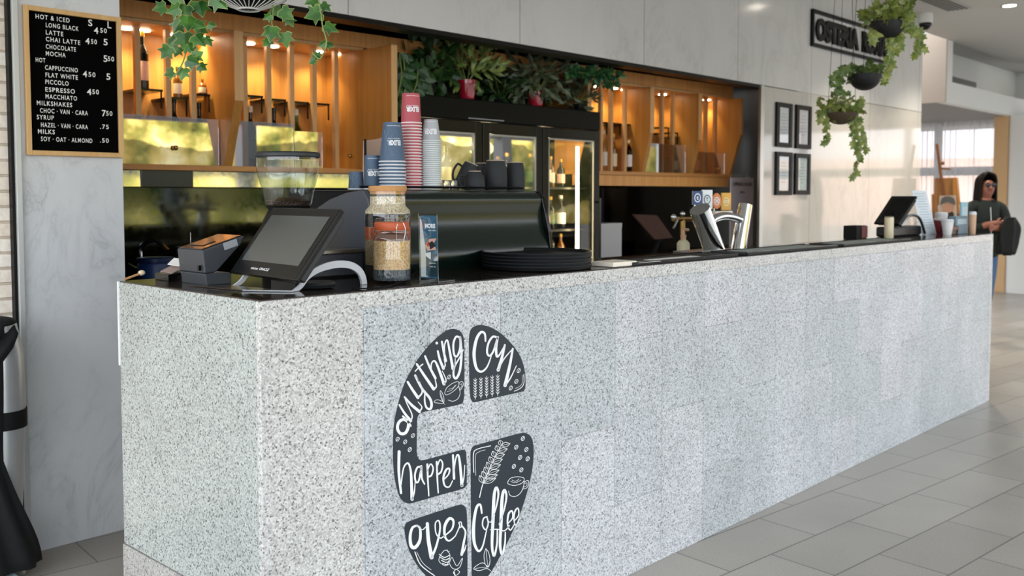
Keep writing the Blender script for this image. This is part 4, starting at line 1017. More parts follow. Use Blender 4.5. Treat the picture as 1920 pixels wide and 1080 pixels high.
def cup_stack(px, y, py_top, py_first, py_base, nr, wb, wt, colm, rimm, word, group, swirl=False, ang=None):
    p = at(px, py_base, y=y); dep = (Vector((p.x, y, 1.5))-CAM).dot(FW); k = dep/FPX
    h = (py_first-py_top)*k+0.0; pitch = ((py_base-py_first)*k)/max(nr-1, 1); z0 = ZT+0.004
    rb, rt = wb/2*k, wt/2*k; top = z0+pitch*(nr-1)
    first = paper_cup(f'{word} paper cup with white lettering, topmost of the {word} stack on the coffee machine', colm, rimm, h, rb, rt, group, True, swirl, ang)
    first.location = (p.x, y, top)
    plain = None
    for i in range(1, nr):
        lab = f'{word} paper cup showing only its rim, {ORD[i]} from the top of the {word} stack' if i < nr-1 else f'{word} paper cup at the very bottom of the {word} stack'
        loc = (p.x, y, top-pitch*i)
        if plain is None:
            plain = paper_cup(lab, colm, rimm, h*0.97, rb*0.995, rt*0.98, group, False); plain.location = loc
        else: dup(plain, loc, lab)
    return first
cup_stack(736, YC, 231, 305, 356, 9, 49, 34, BLUEC, RIMW, 'blue', 'blue cups nested upside down in a stack', True)
cup_stack(771.5, YC+0.03, 186, 242, 365, 23, 38, 33, REDC, RIMP, 'red', 'red cups nested upside down in a stack')
cup_stack(808.5, YC, 234, 275, 365, 24, 36.5, 26, GREYC, RIMG, 'grey', 'grey cups nested upside down in a stack', ang=0.0)
def lone_cup(px, y, py_top, py_base, wb, wt, label, text, swirl):
    p = at(px, py_base, y=y); dep = (Vector((p.x, y, 1.5))-CAM).dot(FW); k = dep/FPX
    t = paper_cup(label, BLUEC, RIMW, (py_base-py_top)*k, wb/2*k, wt/2*k, 'blue cups left of the stacks', text, swirl); t.location = (p.x, y, p.z if p.z < ZT else ZT+0.004)
    t.location.z = ZT+0.004; return t
lone_cup(699, 0.64, 293, 357, 33, 29, 'tall blue paper cup standing alone just left of the blue stack', True, False)
lone_cup(668, 0.70, 323, 357, 30, 26, 'small blue paper cup with pale swirls, leftmost on the coffee machine', False, True)

# ---- black mugs and small glasses on the machine
MUG = M('mug_black', '#282b2e', 0.6, spec=0.3, var=0.06); MUGB = M('mug_base_ring', '#b9a48e', 0.7)
def mug(label, r, h, handle_ang, taper=0.8, cat='mug', bulge=True):
    """inverted mug, mouth down, origin at the mouth"""
    t = thing('mug', label, cat, (0, 0, 0), 'black mugs upside down on the coffee machine')
    pr = [(r*0.98, 0), (r, 0.004), (r*(1.03 if bulge else 0.99), h*0.35), (r*(0.99 if bulge else 0.93), h*0.7), (r*taper*1.04, h*0.96), (r*taper, h)]
    MB().lathe(pr, (0, 0, 0), 32).build('body', MUG, t, smooth=True)
    MB().lathe([(r*taper*0.98, h-0.001), (r*taper*0.96, h+0.003), (r*taper*0.82, h+0.003), (r*taper*0.80, h-0.001)], (0, 0, 0), 32, False, False).build('base_ring', MUGB, t, smooth=True)
    c_, s_ = cos(handle_ang), sin(handle_ang); P_ = lambda d, z: (c_*d, s_*d, z)
    MB().tube(smooth_path([P_(r*0.93, h*0.78), P_(r*1.45, h*0.80), P_(r*1.62, h*0.5), P_(r*1.35, h*0.22), P_(r*0.97, h*0.2)], 6), r*0.13, 8).build('handle', MUG, t, smooth=True)
    return t
away = atan2(FW.y, FW.x)
def put(t, px, y, z=ZT+0.004, px_row=345):
    p = at(px, px_row, y=y); t.location = (p.x, y, z); return t
ymg = 0.60; km = lambda px: ((Vector((at(px, 345, y=ymg).x, ymg, 1.5))-CAM).dot(FW))/FPX
put(mug('tall black mug, second from right on the coffee machine', 21.5*km(930), 55*km(930), away+0.2), 929, 0.60)
put(mug('tall black mug at the right end of the coffee machine', 18*km(965), 52*km(965), away), 966, 0.61)
put(mug('small black cup with a pale base ring in front of the taller mugs', 19*km(892), 34*km(892), away+1.9, 0.62, bulge=False), 890, 0.55)
t = mug('black mug lying tilted with its handle raised behind the small cup', 17*km(870), 50*km(870), pi, 0.8); put(t, 866, 0.66, ZT+0.012); t.rotation_euler = (0, radians(22), away-pi/2+0.2)
put(mug('black mug with raised handle half hidden behind the tall mugs', 17*km(905), 52*km(905), away+pi*0.75, 0.8), 905, 0.70)
for px, y, lab in ((836, 0.55, 'small upturned clear glass next to the grey cup stack'), (850, 0.57, 'small upturned clear glass left of the small black cup')):
    p = at(px, 350, y=y); t = thing('shot_glass', lab, 'glass', (p.x, y, ZT+0.004), 'small glasses on the coffee machine')
    MB().lathe([(0.021, 0), (0.022, 0.002), (0.017, 0.037), (0.014, 0.038), (0.0145, 0.034), (0.0185, 0.002)], (p.x, y, ZT+0.004), 24, False, True).build('body', GLASS, t, smooth=True)

# ---- paper bags behind the cups
p = at(690, 300, y=0.86)
t = thing('paper_bag_rack', 'stack of brown paper bags upright in a black rack behind the blue cups', 'paper bags', (p.x, 0.86, ZT))
q = MB(); z1 = at(690, 252, y=0.86).z
q.prism([(p.x-0.02, 0.86, ZT-0.09), (p.x+0.15, 0.84, ZT-0.09), (p.x+0.15, 0.84, z1+0.01), (p.x+0.05, 0.852, z1-0.015), (p.x-0.01, 0.86, z1-0.025)], (0.01, 0.03, 0)); q.build('paper', M('kraft_paper', '#b79c8c', 0.8), t)
MB().tube([(p.x-0.03, 0.84, ZT-0.1), (p.x-0.025, 0.845, z1-0.02)], 0.005).build('rack', BLACKM, t)

# ---- grinder with bean hopper
GY = 0.62; gp = at(540, 330, y=GY); gz0 = at(540, 386, y=GY-0.0).z; gz1 = at(540, 291, y=GY-0.05).z
kg = ((gp-CAM).dot(FW))/FPX; R1, R0 = 58*kg, 43*kg
gr = thing('coffee_grinder', 'coffee grinder with clear bean hopper and black lid behind the till', 'grinder', (gp.x, GY, H))
MB().lathe([(0.085, 0), (0.09, 0.01), (0.085, gz0-H-0.05), (R0*0.85, gz0-H-0.012), (R0*0.98, gz0-H)], (gp.x, GY, H), 36).build('body', BLACKM, gr, smooth=True)
zz = gz1-gz0; rib = MB(); N = 72
prof = [(R0*0.93, 0.0), (R0, 0.01), (R0*1.10, zz*0.30), (R1*0.965, zz*0.66), (R1*0.99, zz*0.70), (R1*0.985, zz*0.97)]
vs = []; fs = []
for k, (r, z) in enumerate(prof):
    for i in range(N):
        a = 2*pi*i/N; rr = r+(0.0012*cos(a*24) if 0 < k < len(prof)-1 else 0); vs.append((gp.x+rr*cos(a), GY+rr*sin(a), gz0+z))
fs = [(k*N+i, k*N+(i+1) % N, (k+1)*N+(i+1) % N, (k+1)*N+i) for k in range(len(prof)-1) for i in range(N)]
rib.add(vs, fs); HOPM = m_pane('hopper_plastic', 0.09, (0.86, 0.89, 0.88), 0.02)
rib.build('hopper', HOPM, gr, smooth=True)
MB().lathe([(R1*1.0, 0), (R1*1.03, 0.003), (R1*1.03, 0.013), (R1*0.99, 0.018), (R1*0.5, 0.019)], (gp.x, GY, gz1-0.006), 48).build('lid', M('lid_black', '#22262a', 0.5), gr, smooth=True)
BEANS = m_grain('coffee_beans', ['#140a06', '#26140c', '#3a2115', '#1a0d08', '#4a3022'], 170, 0.4)
q = MB(); N = 40; vs = [(gp.x, GY, gz0+0.030)]; 
for j in range(1, 5):
    for i in range(N):
        a = 2*pi*i/N; r = R0*0.97*j/4; vs.append((gp.x+r*cos(a), GY+r*sin(a), gz0+0.032-0.016*(j/4)+0.004*sin(5*a+j)*sin(3*j)))
fs = [(0, 1+i, 1+(i+1) % N) for i in range(N)]+[(1+(j-1)*N+i, 1+(j-1)*N+(i+1) % N, 1+j*N+(i+1) % N, 1+j*N+i) for j in range(1, 4) for i in range(N)]
q.add(vs, fs); q.lathe([(R0*0.9, 0.002), (R0*0.965, 0.016)], (gp.x, GY, gz0), N, True, False)
b_ = q.build('beans', BEANS, gr); b_['kind'] = 'stuff'
MB().lathe([(R1*0.80, 0), (R1*0.88, 0.02), (R1*0.91, zz*0.33)], (gp.x, GY, gz0+zz*0.34), 40, False, False).build('inner_funnel', m_pane('funnel', 0.12, (0.8, 0.85, 0.83), 0.1), gr, smooth=True)

# ---- point of sale terminal
def pos_terminal(label, o, yaw, tilt, w, h, th=0.035, words=None, scr=None):
    """screen whose bottom edge is centred on o; yaw = bearing of its width axis; leans back by tilt"""
    o = Vector(o); u = Vector((cos(yaw), sin(yaw), 0)); nb = Vector((-sin(yaw), cos(yaw), 0))
    up = nb*sin(tilt)+Vector((0, 0, cos(tilt))); out = u.cross(up)
    if out.dot(nb) > 0: out = -out
    t = thing('pos_terminal', label, 'till', (o.x, o.y, H))
    c = o-u*w/2
    bz = MB().obox(c, u*w, up*h, -out*th*0.45).build('bezel', M('pos_black', '#0d0e0f', 0.3, spec=0.3), t, bevel=0.004)
    MB().obox(c+u*0.012+up*0.012-out*th*0.45, u*(w-0.024), up*(h-0.024), -out*th*0.6).build('rear_housing', M('pos_rear', '#202226', 0.45), t, bevel=0.005)
    b1, b2 = 0.030, 0.045
    MB().obox(c+u*b1+up*b2+out*0.0004, u*(w-2*b1), up*(h-b1-b2), out*0.0008).build('screen', scr or M('screen_glass', '#4c4f4d', 0.14, spec=0.7, var=0.03), bz)
    if words:
        q = MB(); pw = w*0.27
        text_into(q, words, lambda a, b_: c+u*(w*0.30+a)+up*(b2*0.38+b_)+out*0.0016, pw, 0.009, 0.02); q.build('wordmark', INK, bz)
    return t, c, u, up, out, nb
PO = Vector((0.155, 0.243, 1.24))
pt, pc, pu, pup, pout, pnb = pos_terminal('large black touchscreen till leaning back on a white arched stand', PO, radians(-95.4), radians(37), 0.407, 0.243, words='micros  ORACLE')
ALU = M('alu_white', '#c3c7ce', 0.35, var=0.02)
def arch(side, nm):
    """flat band: floor foot, up under the screen, over and down to the rear foot"""
    base = pc+pu*(0.365 if side > 0 else 0.04); b0 = Vector((base.x, base.y, H))
    a_ = at(552, 548, z=H) if side > 0 else None
    if side > 0:
        ctrl = [(549, 546), (563, 534), (574, 517), (592, 502), (616, 492), (640, 488.5), (662, 492), (678, 503), (686, 518), (688.5, 533)]
        p0 = at(551, 547, z=H); p1 = at(689, 533, z=H); d = (p1-p0); d.z = 0; dn = d.normalized(); nn = Vector((dn.y, -dn.x, 0))
        def onp(px, py):
            r = FW*FPX+RT*(px-960)+UP*(PPY-py); k = (p0-CAM).dot(nn)/r.dot(nn); return CAM+r*k
        pts = [onp(*k) for k in ctrl]
        arch.pts = pts; arch.nn = nn
    else: pts = [p+arch.nn*-0.27 for p in arch.pts]
    nn = arch.nn; sm = smooth_path(pts, 6); q = MB(); vs = []; n = len(sm); wd = 0.034; th = 0.004
    for i, p in enumerate(sm):
        d = (sm[min(i+1, n-1)]-sm[max(i-1, 0)]).normalized(); m_ = d.cross(nn).normalized()
        if m_.z < 0: m_ = -m_
        f = i/(n-1); wloc = wd*(0.45+0.55*min(1, f*2.2))
        vs += [p, p-nn*th*2, p-nn*th*2-m_*wloc*0.62, p-m_*wloc*0.62]
    fs = [(4*i+a, 4*i+(a+1) % 4, 4*i+4+(a+1) % 4, 4*i+4+a) for i in range(n-1) for a in range(4)]+[(0, 1, 2, 3), (4*n-4, 4*n-3, 4*n-2, 4*n-1)]
    vs = [Vector((v.x, v.y, max(v.z, H+0.0008))) for v in vs]
    q.add(vs, fs); q.build('stand_arm', ALU, pt, smooth=True, autos=50)
arch(1, ''); arch(-1, '')
f0, f1 = at(457, 546, z=H+0.001), at(551, 547.5, z=H+0.001); nn = arch.nn
MB().prism([f0, f1, f1-nn*0.27, f0-nn*0.27], (0, 0, 0.003)).build('stand_foot', M('stand_dark', '#2a2422', 0.2), pt)
MB().prism([f0, f1, f1-nn*0.006, f0-nn*0.006], (0, 0, 0.0038)).build('stand_edge', ALU, pt)
j = PO+pup*0.06-pout*-0.0
MB().tube([PO+pup*0.08-pout*0.03, Vector((PO.x+0.10, PO.y+0.0, H+0.02))], 0.016).build('stand_neck', CHARC, pt, smooth=True)

# ---- receipt printer
RY = 0.475
def rp(a, b_): return at(a, b_, y=RY)
pr = thing('receipt_printer', 'dark grey receipt printer with brown reflecting top left of the till', 'printer', tuple(rp(388, 536)))
yb2 = RY+0.155
up_ = [rp(379, 470), rp(458, 442), rp(452, 458), rp(405, 511), rp(384, 513)]
dv = Vector((0, 0.155, 0))
MB().prism(up_, dv).build('body', CHARC, pr, bevel=0.004)
MB().prism([rp(384, 513.5), rp(405, 511.5), rp(434, 511), rp(434, 532), rp(388, 536)], dv*0.98).build('base', CHARC, pr, bevel=0.003)
tdir = (up_[1]-up_[0]); a0 = up_[0]
tn = Vector((-tdir.z, 0, tdir.x)).normalized()
MB().obox(a0+tdir*0.04+dv*0.06+tn*0.0005, tdir*0.92, dv*0.88, tn*0.003).build('lid', M('printer_lid', '#2c2523', 0.12), pr)
MB().obox(a0+tdir*0.20+dv*0.30+tn*0.0036, tdir*0.30, dv*0.45, tn*0.002).build('paper_slot', BLACKG, pr)
MB().obox(a0+tdir*0.48-dv*0.012-tn*0.022, tdir*0.32, dv*0.012, tn*0.022).build('release_button', M('printer_button', '#9da2a6', 0.4), pr)
MB().obox(a0+tdir*0.02-dv*0.006-Vector((0, 0, 0.004)), tdir*0.02, dv*0.0, tn*0.0) if False else None
p_ = rp(380, 508); MB().box(p_.x-0.006, p_.x+0.002, RY+0.012, RY+0.02, p_.z, p_.z+0.016).build('port', BLACKG, pr)

# ---- dark box, disc, papers at the left end
b0, b1 = at(563, 526, z=H), at(677, 518, z=H); kx = b0.y
t = thing('drawer_unit', 'low dark grey box seen through the arch of the till stand', 'box', ((b0.x+0.66)/2, 0.42, H))
MB().box(b0.x, 0.655, 0.41, 0.58, H+0.006, H+0.078).build('body', SLATE, t, bevel=0.004)
MB().box(b0.x-0.003, 0.658, 0.405, 0.585, H+0.079, H+0.092).build('top', STEEL, t, bevel=0.002)
MB().box(b0.x+0.004, 0.65, 0.415, 0.575, H+0.0005, H+0.0055).build('foot', BLACKM, t)
p = at(591, 540, z=H); t = thing('black_dish', 'flat round black dish on the dark counter under the white arch', 'dish', (p.x, p.y, H))
MB().lathe([(0.040, 0), (0.056, 0.004), (0.060, 0.012), (0.056, 0.019), (0.046, 0.020), (0.03, 0.016)], (p.x, p.y, H), 36).build('body', M('dish_black', '#1c1f22', 0.35), t, smooth=True)
p = at(322, 524, z=H)
t = thing('card_holder', 'low black holder with white slips beside the receipt printer', 'holder', tuple(p))
hx = [at(291, 524, z=H), at(316, 528, z=H)]
dd = Vector((0.085, 0.05, 0))
MB().prism([hx[0], hx[1], hx[1]+dd, hx[0]+dd], (0, 0, 0.022)).build('body', BLACKG, t, bevel=0.002)
MB().prism([hx[0]+dd*0.3+Vector((0, 0, 0.023)), hx[1]+dd*0.2+Vector((0, 0, 0.023)), hx[1]+dd*1.1+Vector((0, 0, 0.040)), hx[0]+dd*1.1+Vector((0, 0, 0.040))], (0, 0, 0.002)).build('receipt', M('receipt_pinkish', '#a58f8b', 0.6), t)
MB().prism([hx[0]+dd*0.8+Vector((0, 0.01, 0.042)), hx[1]+dd*0.7+Vector((0, 0.01, 0.042)), hx[1]+dd*1.2+Vector((0, 0.01, 0.060)), hx[0]+dd*1.2+Vector((0, 0.01, 0.060))], (0, 0, 0.002)).build('slip', PAPER, t)
sp0 = at(358, 480, y=0.66)
t = thing('receipt_spike', 'thin upright metal spike rising behind the receipt printer', 'spike', (sp0.x, 0.66, H))
MB().lathe([(0.03, 0), (0.03, 0.006), (0.004, 0.008)], (sp0.x, 0.66, H), 24).build('base', STEEL, t, smooth=True)
MB().tube([(sp0.x, 0.66, H), (sp0.x, 0.66, at(356, 436, y=0.66).z)], [0.0016, 0.0008], 6).build('pin', CHROME, t)
p = at(262, 512, y=0.79); t = thing('spoon_rest', 'small pale wooden scoop standing at the back of the counter end', 'scoop', (p.x, 0.79, H))
MB().tube([(p.x-0.05, 0.79, H+0.006), (p.x, 0.785, H+0.022)], 0.004).build('handle', M('scoop_wood', '#b08456', 0.6), t, smooth=True)
MB().ball((p.x+0.004, 0.785, H+0.024), 0.011, 8, (1, 1, 0.8)).build('bowl', M('scoop_pale', '#d8c3a4', 0.6), t, smooth=True)

# ---- storage jars
def jar_lathe(prof, wall, c, n=48):
    inner = [(max(r-wall, 0.001), max(z, wall)) for r, z in prof[::-1]]
    return MB().lathe(prof+inner, c, n, True, True)
JB = at(728, 520, z=H)
big = thing('storage_jar', 'big glass jar of layered grains with a cork lid behind the smaller jar', 'jar', (JB.x, JB.y, H))
kj = ((JB-CAM).dot(FW))/FPX; RB = 44*kj
jz = lambda py: H+(527-py)*kj*1.005
jh = jz(383)-H
prof = [(RB*0.93, 0.0), (RB, 0.008), (RB, jz(412)-H), (RB*0.97, jz(402)-H), (RB*0.80, jz(394)-H), (RB*0.775, jz(388)-H), (RB*0.775, jz(364)-H)]
JM = m_pane('jar_clear', 0.07, (0.97, 0.98, 0.97), 0.0)
MB().lathe(prof, (JB.x, JB.y, H+0.0008), 48, True, False).build('glass', JM, big, smooth=True)
layers = [('#19140f', jz(521), jz(502), 'dark_seeds', ['#0c0a09', '#241b15', '#17120e']), ('x', jz(502), jz(455), 'barley', ['#8d7a58', '#a99470', '#6f5e41', '#c2b08b']),
          ('x', jz(455), jz(432), 'red_lentils', ['#b4532c', '#c4653a', '#8e3d20']), ('x', jz(432), jz(408), 'black_beans', ['#101012', '#25272a', '#1a1b1f'])]
z_ = H+0.006
for _, za, zb, nm, cols in layers[::1]:
    za = max(za, H+0.006)
    o = MB().lathe([(RB*0.955, za-H), (RB*0.957, (za+zb)/2-H), (RB*0.955, zb-H-0.0005)], (JB.x, JB.y, H), 40).build(nm, m_grain(nm, cols, 330), big, smooth=True); o['kind'] = 'stuff'
o = MB().lathe([(RB*0.955, jz(408)-H), (RB*0.93, jz(402)-H), (RB*0.76, jz(394)-H), (RB*0.74, jz(388)-H), (RB*0.74, jz(376)-H)], (JB.x, JB.y, H), 40).build('white_grain', m_grain('white_grain', ['#e4d6b9', '#cdbb97', '#b39f7c', '#f2e9d4', '#8f7c5e'], 300), big, smooth=True); o['kind'] = 'stuff'
CORK = M('cork', '#bd8a55', 0.75, var=0.2, vscale=90)
MB().lathe([(RB*0.74, jz(372)-H), (RB*0.76, jz(367)-H), (RB*0.80, jz(366.5)-H), (RB*0.81, jz(359)-H), (RB*0.79, jz(357)-H)], (JB.x, JB.y, H), 40).build('cork_lid', CORK, big, smooth=True)
JS = at(735, 529, z=H); ks = ((JS-CAM).dot(FW))/FPX; RS = 36*ks
sz = lambda py: (531-py)*ks*1.0
sj = thing('clip_jar', 'small clip top glass jar of oats over dark seeds with orange seal', 'jar', (JS.x, JS.y, H))
MB().lathe([(RS*0.90, 0), (RS*0.98, 0.006), (RS, 0.02), (RS, sz(455)), (RS*0.96, sz(446)), (RS*0.86, sz(440)), (RS*0.84, sz(434))], (JS.x, JS.y, H+0.0008), 48, True, False).build('glass', JM, sj, smooth=True)
for nm, za, zb, cols in (('dark_seeds', sz(526), sz(506), ['#1f2630', '#39424d', '#5b6670', '#0f1318']), ('oats', sz(506), sz(452), ['#e3c08a', '#d2a468', '#f0d8ac', '#b8854a', '#e9cb99'])):
    o = MB().lathe([(RS*0.945, za), (RS*0.95, (za+zb)/2), (RS*0.945, zb-0.0006)], (JS.x, JS.y, H), 40).build(nm, m_grain('jar_'+nm, cols, 300), sj, smooth=True); o['kind'] = 'stuff'
MB().lathe([(RS*0.92, sz(452)), (RS*0.84, sz(443)), (RS*0.8, sz(440.5))], (JS.x, JS.y, H), 40).build('brown_layer', M('brown_layer', '#6e4a3d', 0.7), sj, smooth=True)
MB().lathe([(RS*0.86, sz(434)), (RS*0.90, sz(432)), (RS*0.90, sz(420)), (RS*0.86, sz(418))], (JS.x, JS.y, H), 40).build('seal_ring', M('orange_seal', '#c25a32', 0.5), sj, smooth=True)
MB().lathe([(RS*0.86, sz(417.5)), (RS*0.88, sz(415)), (RS*0.80, sz(411)), (RS*0.4, sz(410))], (JS.x, JS.y, H), 40, False, True).build('lid', JM, sj, smooth=True)
ca = atan2(-FW.y, -FW.x)+0.55; cp = lambda r, z, da_=0: Vector((JS.x+r*cos(ca+da_), JS.y+r*sin(ca+da_), H+z))
wq = MB()
for da_ in (-0.16, 0.16):
    wq.tube(smooth_path([cp(RS*0.92, sz(413), da_), cp(RS*1.10, sz(420), da_), cp(RS*1.16, sz(433), da_*1.4), cp(RS*1.06, sz(452), da_*1.2)], 6), 0.0012, 6)
wq.tube([cp(RS*1.06, sz(452), -0.19), cp(RS*1.06, sz(452), 0.19)], 0.0012, 6); wq.tube([cp(RS*1.16, sz(433), -0.22), cp(RS*1.16, sz(433), 0.22)], 0.0012, 6)
wq.tube([(JS.x+RS*0.92*cos(2*pi*i/32), JS.y+RS*0.92*sin(2*pi*i/32), H+sz(434)) for i in range(33)], 0.0011, 6, False)
wq.build('wire_clip', CHROME, sj, smooth=True)
# cable lying past the jars
cb = MB().tube(smooth_path([at(a, b_, z=H+0.003) for a, b_ in ((660, 540), (690, 541), (725, 537), (760, 526), (782, 508))], 8), 0.0022, 6).build('cable', BLACKM, None, smooth=True)
tag(cb, 'thin black cable lying on the counter around the clip top jar', 'cable')

# ---- acrylic flyer holder
fb = at(802, 530, z=H); yw = radians(-79); u = Vector((cos(yw), sin(yw), 0)); nbk = Vector((-sin(yw), cos(yw), 0))
up = (Vector((0, 0, 1))+nbk*-0.03).normalized(); w_, h_ = 0.072, 0.213
out = -nbk; c0 = Vector((0.636, 0.056, H+0.0012))-u*w_/2
fl = thing('flyer_holder', 'slim clear acrylic holder with a blue flyer standing beside the jars', 'flyer holder', (0.636, 0.056, H))
ACR = m_pane('acrylic', 0.10, (0.95, 0.98, 0.98))
MB().obox(c0, u*w_, up*h_, nbk*0.003).build('front_sheet', ACR, fl)
MB().obox(c0+nbk*0.003, u*w_, Vector((0, 0, 0.003)), nbk*0.085).build('foot', ACR, fl)
FLB = M('flyer_blue', '#35627e', 0.5, var=0.12, vscale=18); 
fc = c0+nbk*0.0034
flo = MB().obox(fc+up*0.012+u*0.003, u*(w_-0.006), up*(h_-0.017), nbk*0.0012).build('flyer', FLB, fl)
def flyer(nm, poly, mat, lift=0.0005):
    pts = [fc+u*(0.003+(w_-0.006)*a)+up*(0.012+(h_-0.017)*b_)-nbk*lift*0.5 for a, b_ in poly]
    MB().prism(pts, -nbk*0.0001).build(nm, mat, flo)
flyer('white_edge', [(0.0, 0.98), (0.12, 0.9), (0.32, 0.45), (0.30, 0.05), (0.42, 0.02), (0.0, 0.02)], PAPER)
flyer('dark_field', [(0.36, 0.40), (1.0, 0.40), (1.0, 0.03), (0.45, 0.03), (0.34, 0.2)], M('flyer_dark', '#203d46', 0.5))
flyer('hand_picture', [(0.28, 0.52), (0.55, 0.63), (0.98, 0.64), (0.80, 0.56), (0.95, 0.46), (0.45, 0.44)], M('flyer_skin', '#d9a898', 0.6), 0.0007)
flyer('red_cup_picture', [(0.36, 0.54), (0.50, 0.60), (0.56, 0.54), (0.44, 0.50)], M('flyer_red', '#b8412f', 0.6), 0.0009)
flyer('dark_cup_picture', [(0.5, 0.56), (0.72, 0.60), (0.92, 0.52), (0.6, 0.46)], M('flyer_black', '#1b1716', 0.6), 0.0009)
flyer('card_picture', [(0.30, 0.40), (0.62, 0.42), (0.60, 0.30), (0.30, 0.36)], PAPER, 0.0009)
q = MB()
fx = lambda a0, b0: (lambda a, b_: fc+u*(0.003+(w_-0.006)*a0+a)+up*(0.012+(h_-0.017)*b0+b_)-nbk*0.0006)
text_into(q, 'MORE', fx(0.30, 0.80), w_*0.56, 0.014, 0.05)
text_into(q, 'than coffee', fx(0.5, 0.755), w_*0.40, 0.005, 0.01); text_into(q, 'catering', fx(0.50, 0.23), w_*0.36, 0.005); text_into(q, 'ask us', fx(0.55, 0.18), w_*0.30, 0.004)
q.build('lettering', INK, flo)

# ---- round trays in a stack
TC = Vector((1.315, 0.213)); TRAY = M('tray_rubber', '#0d0f11', 0.45, spec=0.25, var=0.1)
def tray(label):
    t = thing('round_tray', label, 'tray', (0, 0, 0), 'black round trays in a stack on the counter'); r = 0.206
    MB().lathe([(r*0.94, 0), (r*0.985, 0.003), (r, 0.0155), (r*0.992, 0.0175), (r*0.985, 0.016), (r*0.955, 0.006), (r*0.1, 0.005)], (0, 0, 0), 64).build('dish', TRAY, t, smooth=True)
    MB().lathe([(r*0.998, 0.0135), (r*1.004, 0.0155), (r*0.998, 0.0178), (r*0.990, 0.0176)], (0, 0, 0), 64, False, False).build('rim', M('tray_rim', '#20252a', 0.3, spec=0.4), t, smooth=True)
    return t
tn_ = ['bottom', 'second from bottom', 'third from bottom', 'fourth from bottom', 'top']
t0 = tray('black round tray at the bottom of the stack beside the coffee machine'); t0.location = (TC.x, TC.y, H+0.0008)
for i in range(1, 5):
    dup(t0, (TC.x+RND.uniform(-.002, .002), TC.y+RND.uniform(-.002, .001), H+0.0008+0.0118*i), f'black round tray, {tn_[i]} of the stack beside the coffee machine')
p0, p1 = at(1141, 501, z=H), at(1184, 497, z=H)
n_ = MB().obox((p0.x-0.005, 0.012, H+0.0008), (p1.x-p0.x, 0, 0), (0, 0.11, 0), (0, 0, 0.018)).build('napkin_pile', M('napkin', '#efe6d8', 0.8, bump=0.2), None, bevel=0.003)
tag(n_, 'cream block of paper napkins right of the black tray stack', 'napkins')
# ---- bar mats and papers on the ledge
MAT = M('bar_mat', '#15181b', 0.7, var=0.2, vscale=200, bump=0.3); TOWEL = M('mat_grey', '#9aa39f', 0.8, bump=0.2)
for i, (xa_, xb_, lab) in enumerate(((at(1190, 499, z=H).x, at(1365, 480, z=H).x, 'long black rubber bar mat in front of the beer taps'), (at(1375, 478, z=H).x, at(1520, 462, z=H).x, 'long black rubber bar mat right of the beer taps'), (at(1530, 461, z=H).x, at(1660, 450, z=H).x, 'long black rubber bar mat in front of the far till'))):
    t = thing('bar_mat', lab, 'bar mat', ((xa_+xb_)/2, 0.1, H+0.0005), 'bar mats along the counter edge')
    MB().box(xa_, xb_, 0.006, 0.20, H+0.0006, H+0.010).build('mat', MAT, t, bevel=0.002)
    rq = MB()
    for k in range(2): rq.box(xa_, xb_, 0.006+k*0.184, 0.016+k*0.184, H+0.0101, H+0.014)
    rq.build('raised_edge', BLACKG, t)
    if i: MB().box(xa_+0.1, xb_-0.12, 0.03, 0.17, H+0.0102, H+0.0125).build('inlay', TOWEL, t)
for (a, b_, c_, d_, lab) in ((1226, 488, 1285, 479, 'white sheet of paper lying on the bar mat before the soap bottle'), (1200, 493, 1230, 489, 'small white paper slip at the left end of the bar mat')):
    p0 = at(a, b_, z=H+0.011); p1 = at(c_, d_, z=H+0.011)
    o = MB().obox((p0.x, p0.y, H+0.0106), (p1.x-p0.x, 0, 0), (0, max(0.03, 0.05), 0), (0, 0, 0.0008)).build('paper_sheet', PAPER); tag(o, lab, 'paper')

# ---- beer font
FB_ = at(1340, 473, z=H)
t = thing('beer_font', 'chrome beer font with two leaning columns joined by an arch', 'beer tap', (FB_.x, 0.30, H))
yf = 0.32
ff = lambda a, b_: at(a, b_, y=yf)
kf = ((ff(1340, 430)-CAM).dot(FW))/FPX
MB().tube([ff(1341, 474), ff(1312, 392)], [20*kf, 19*kf], 28).build('column', CHROME, t, smooth=True)
MB().tube([ff(1384, 470), ff(1398, 384)], [15*kf, 13.5*kf], 28).build('column', CHROME, t, smooth=True)
MB().tube(smooth_path([ff(1352, 474), ff(1338, 448), ff(1330, 425), ff(1338, 411), ff(1358, 405), ff(1380, 409), ff(1396, 418)], 8), 8*kf, 16).build('arch', CHROME, t, smooth=True)
MB().box(FB_.x-0.16, FB_.x+0.22, yf-0.06, yf+0.06, H+0.0005, H+0.008).build('base_plate', STEEL, t, bevel=0.002)
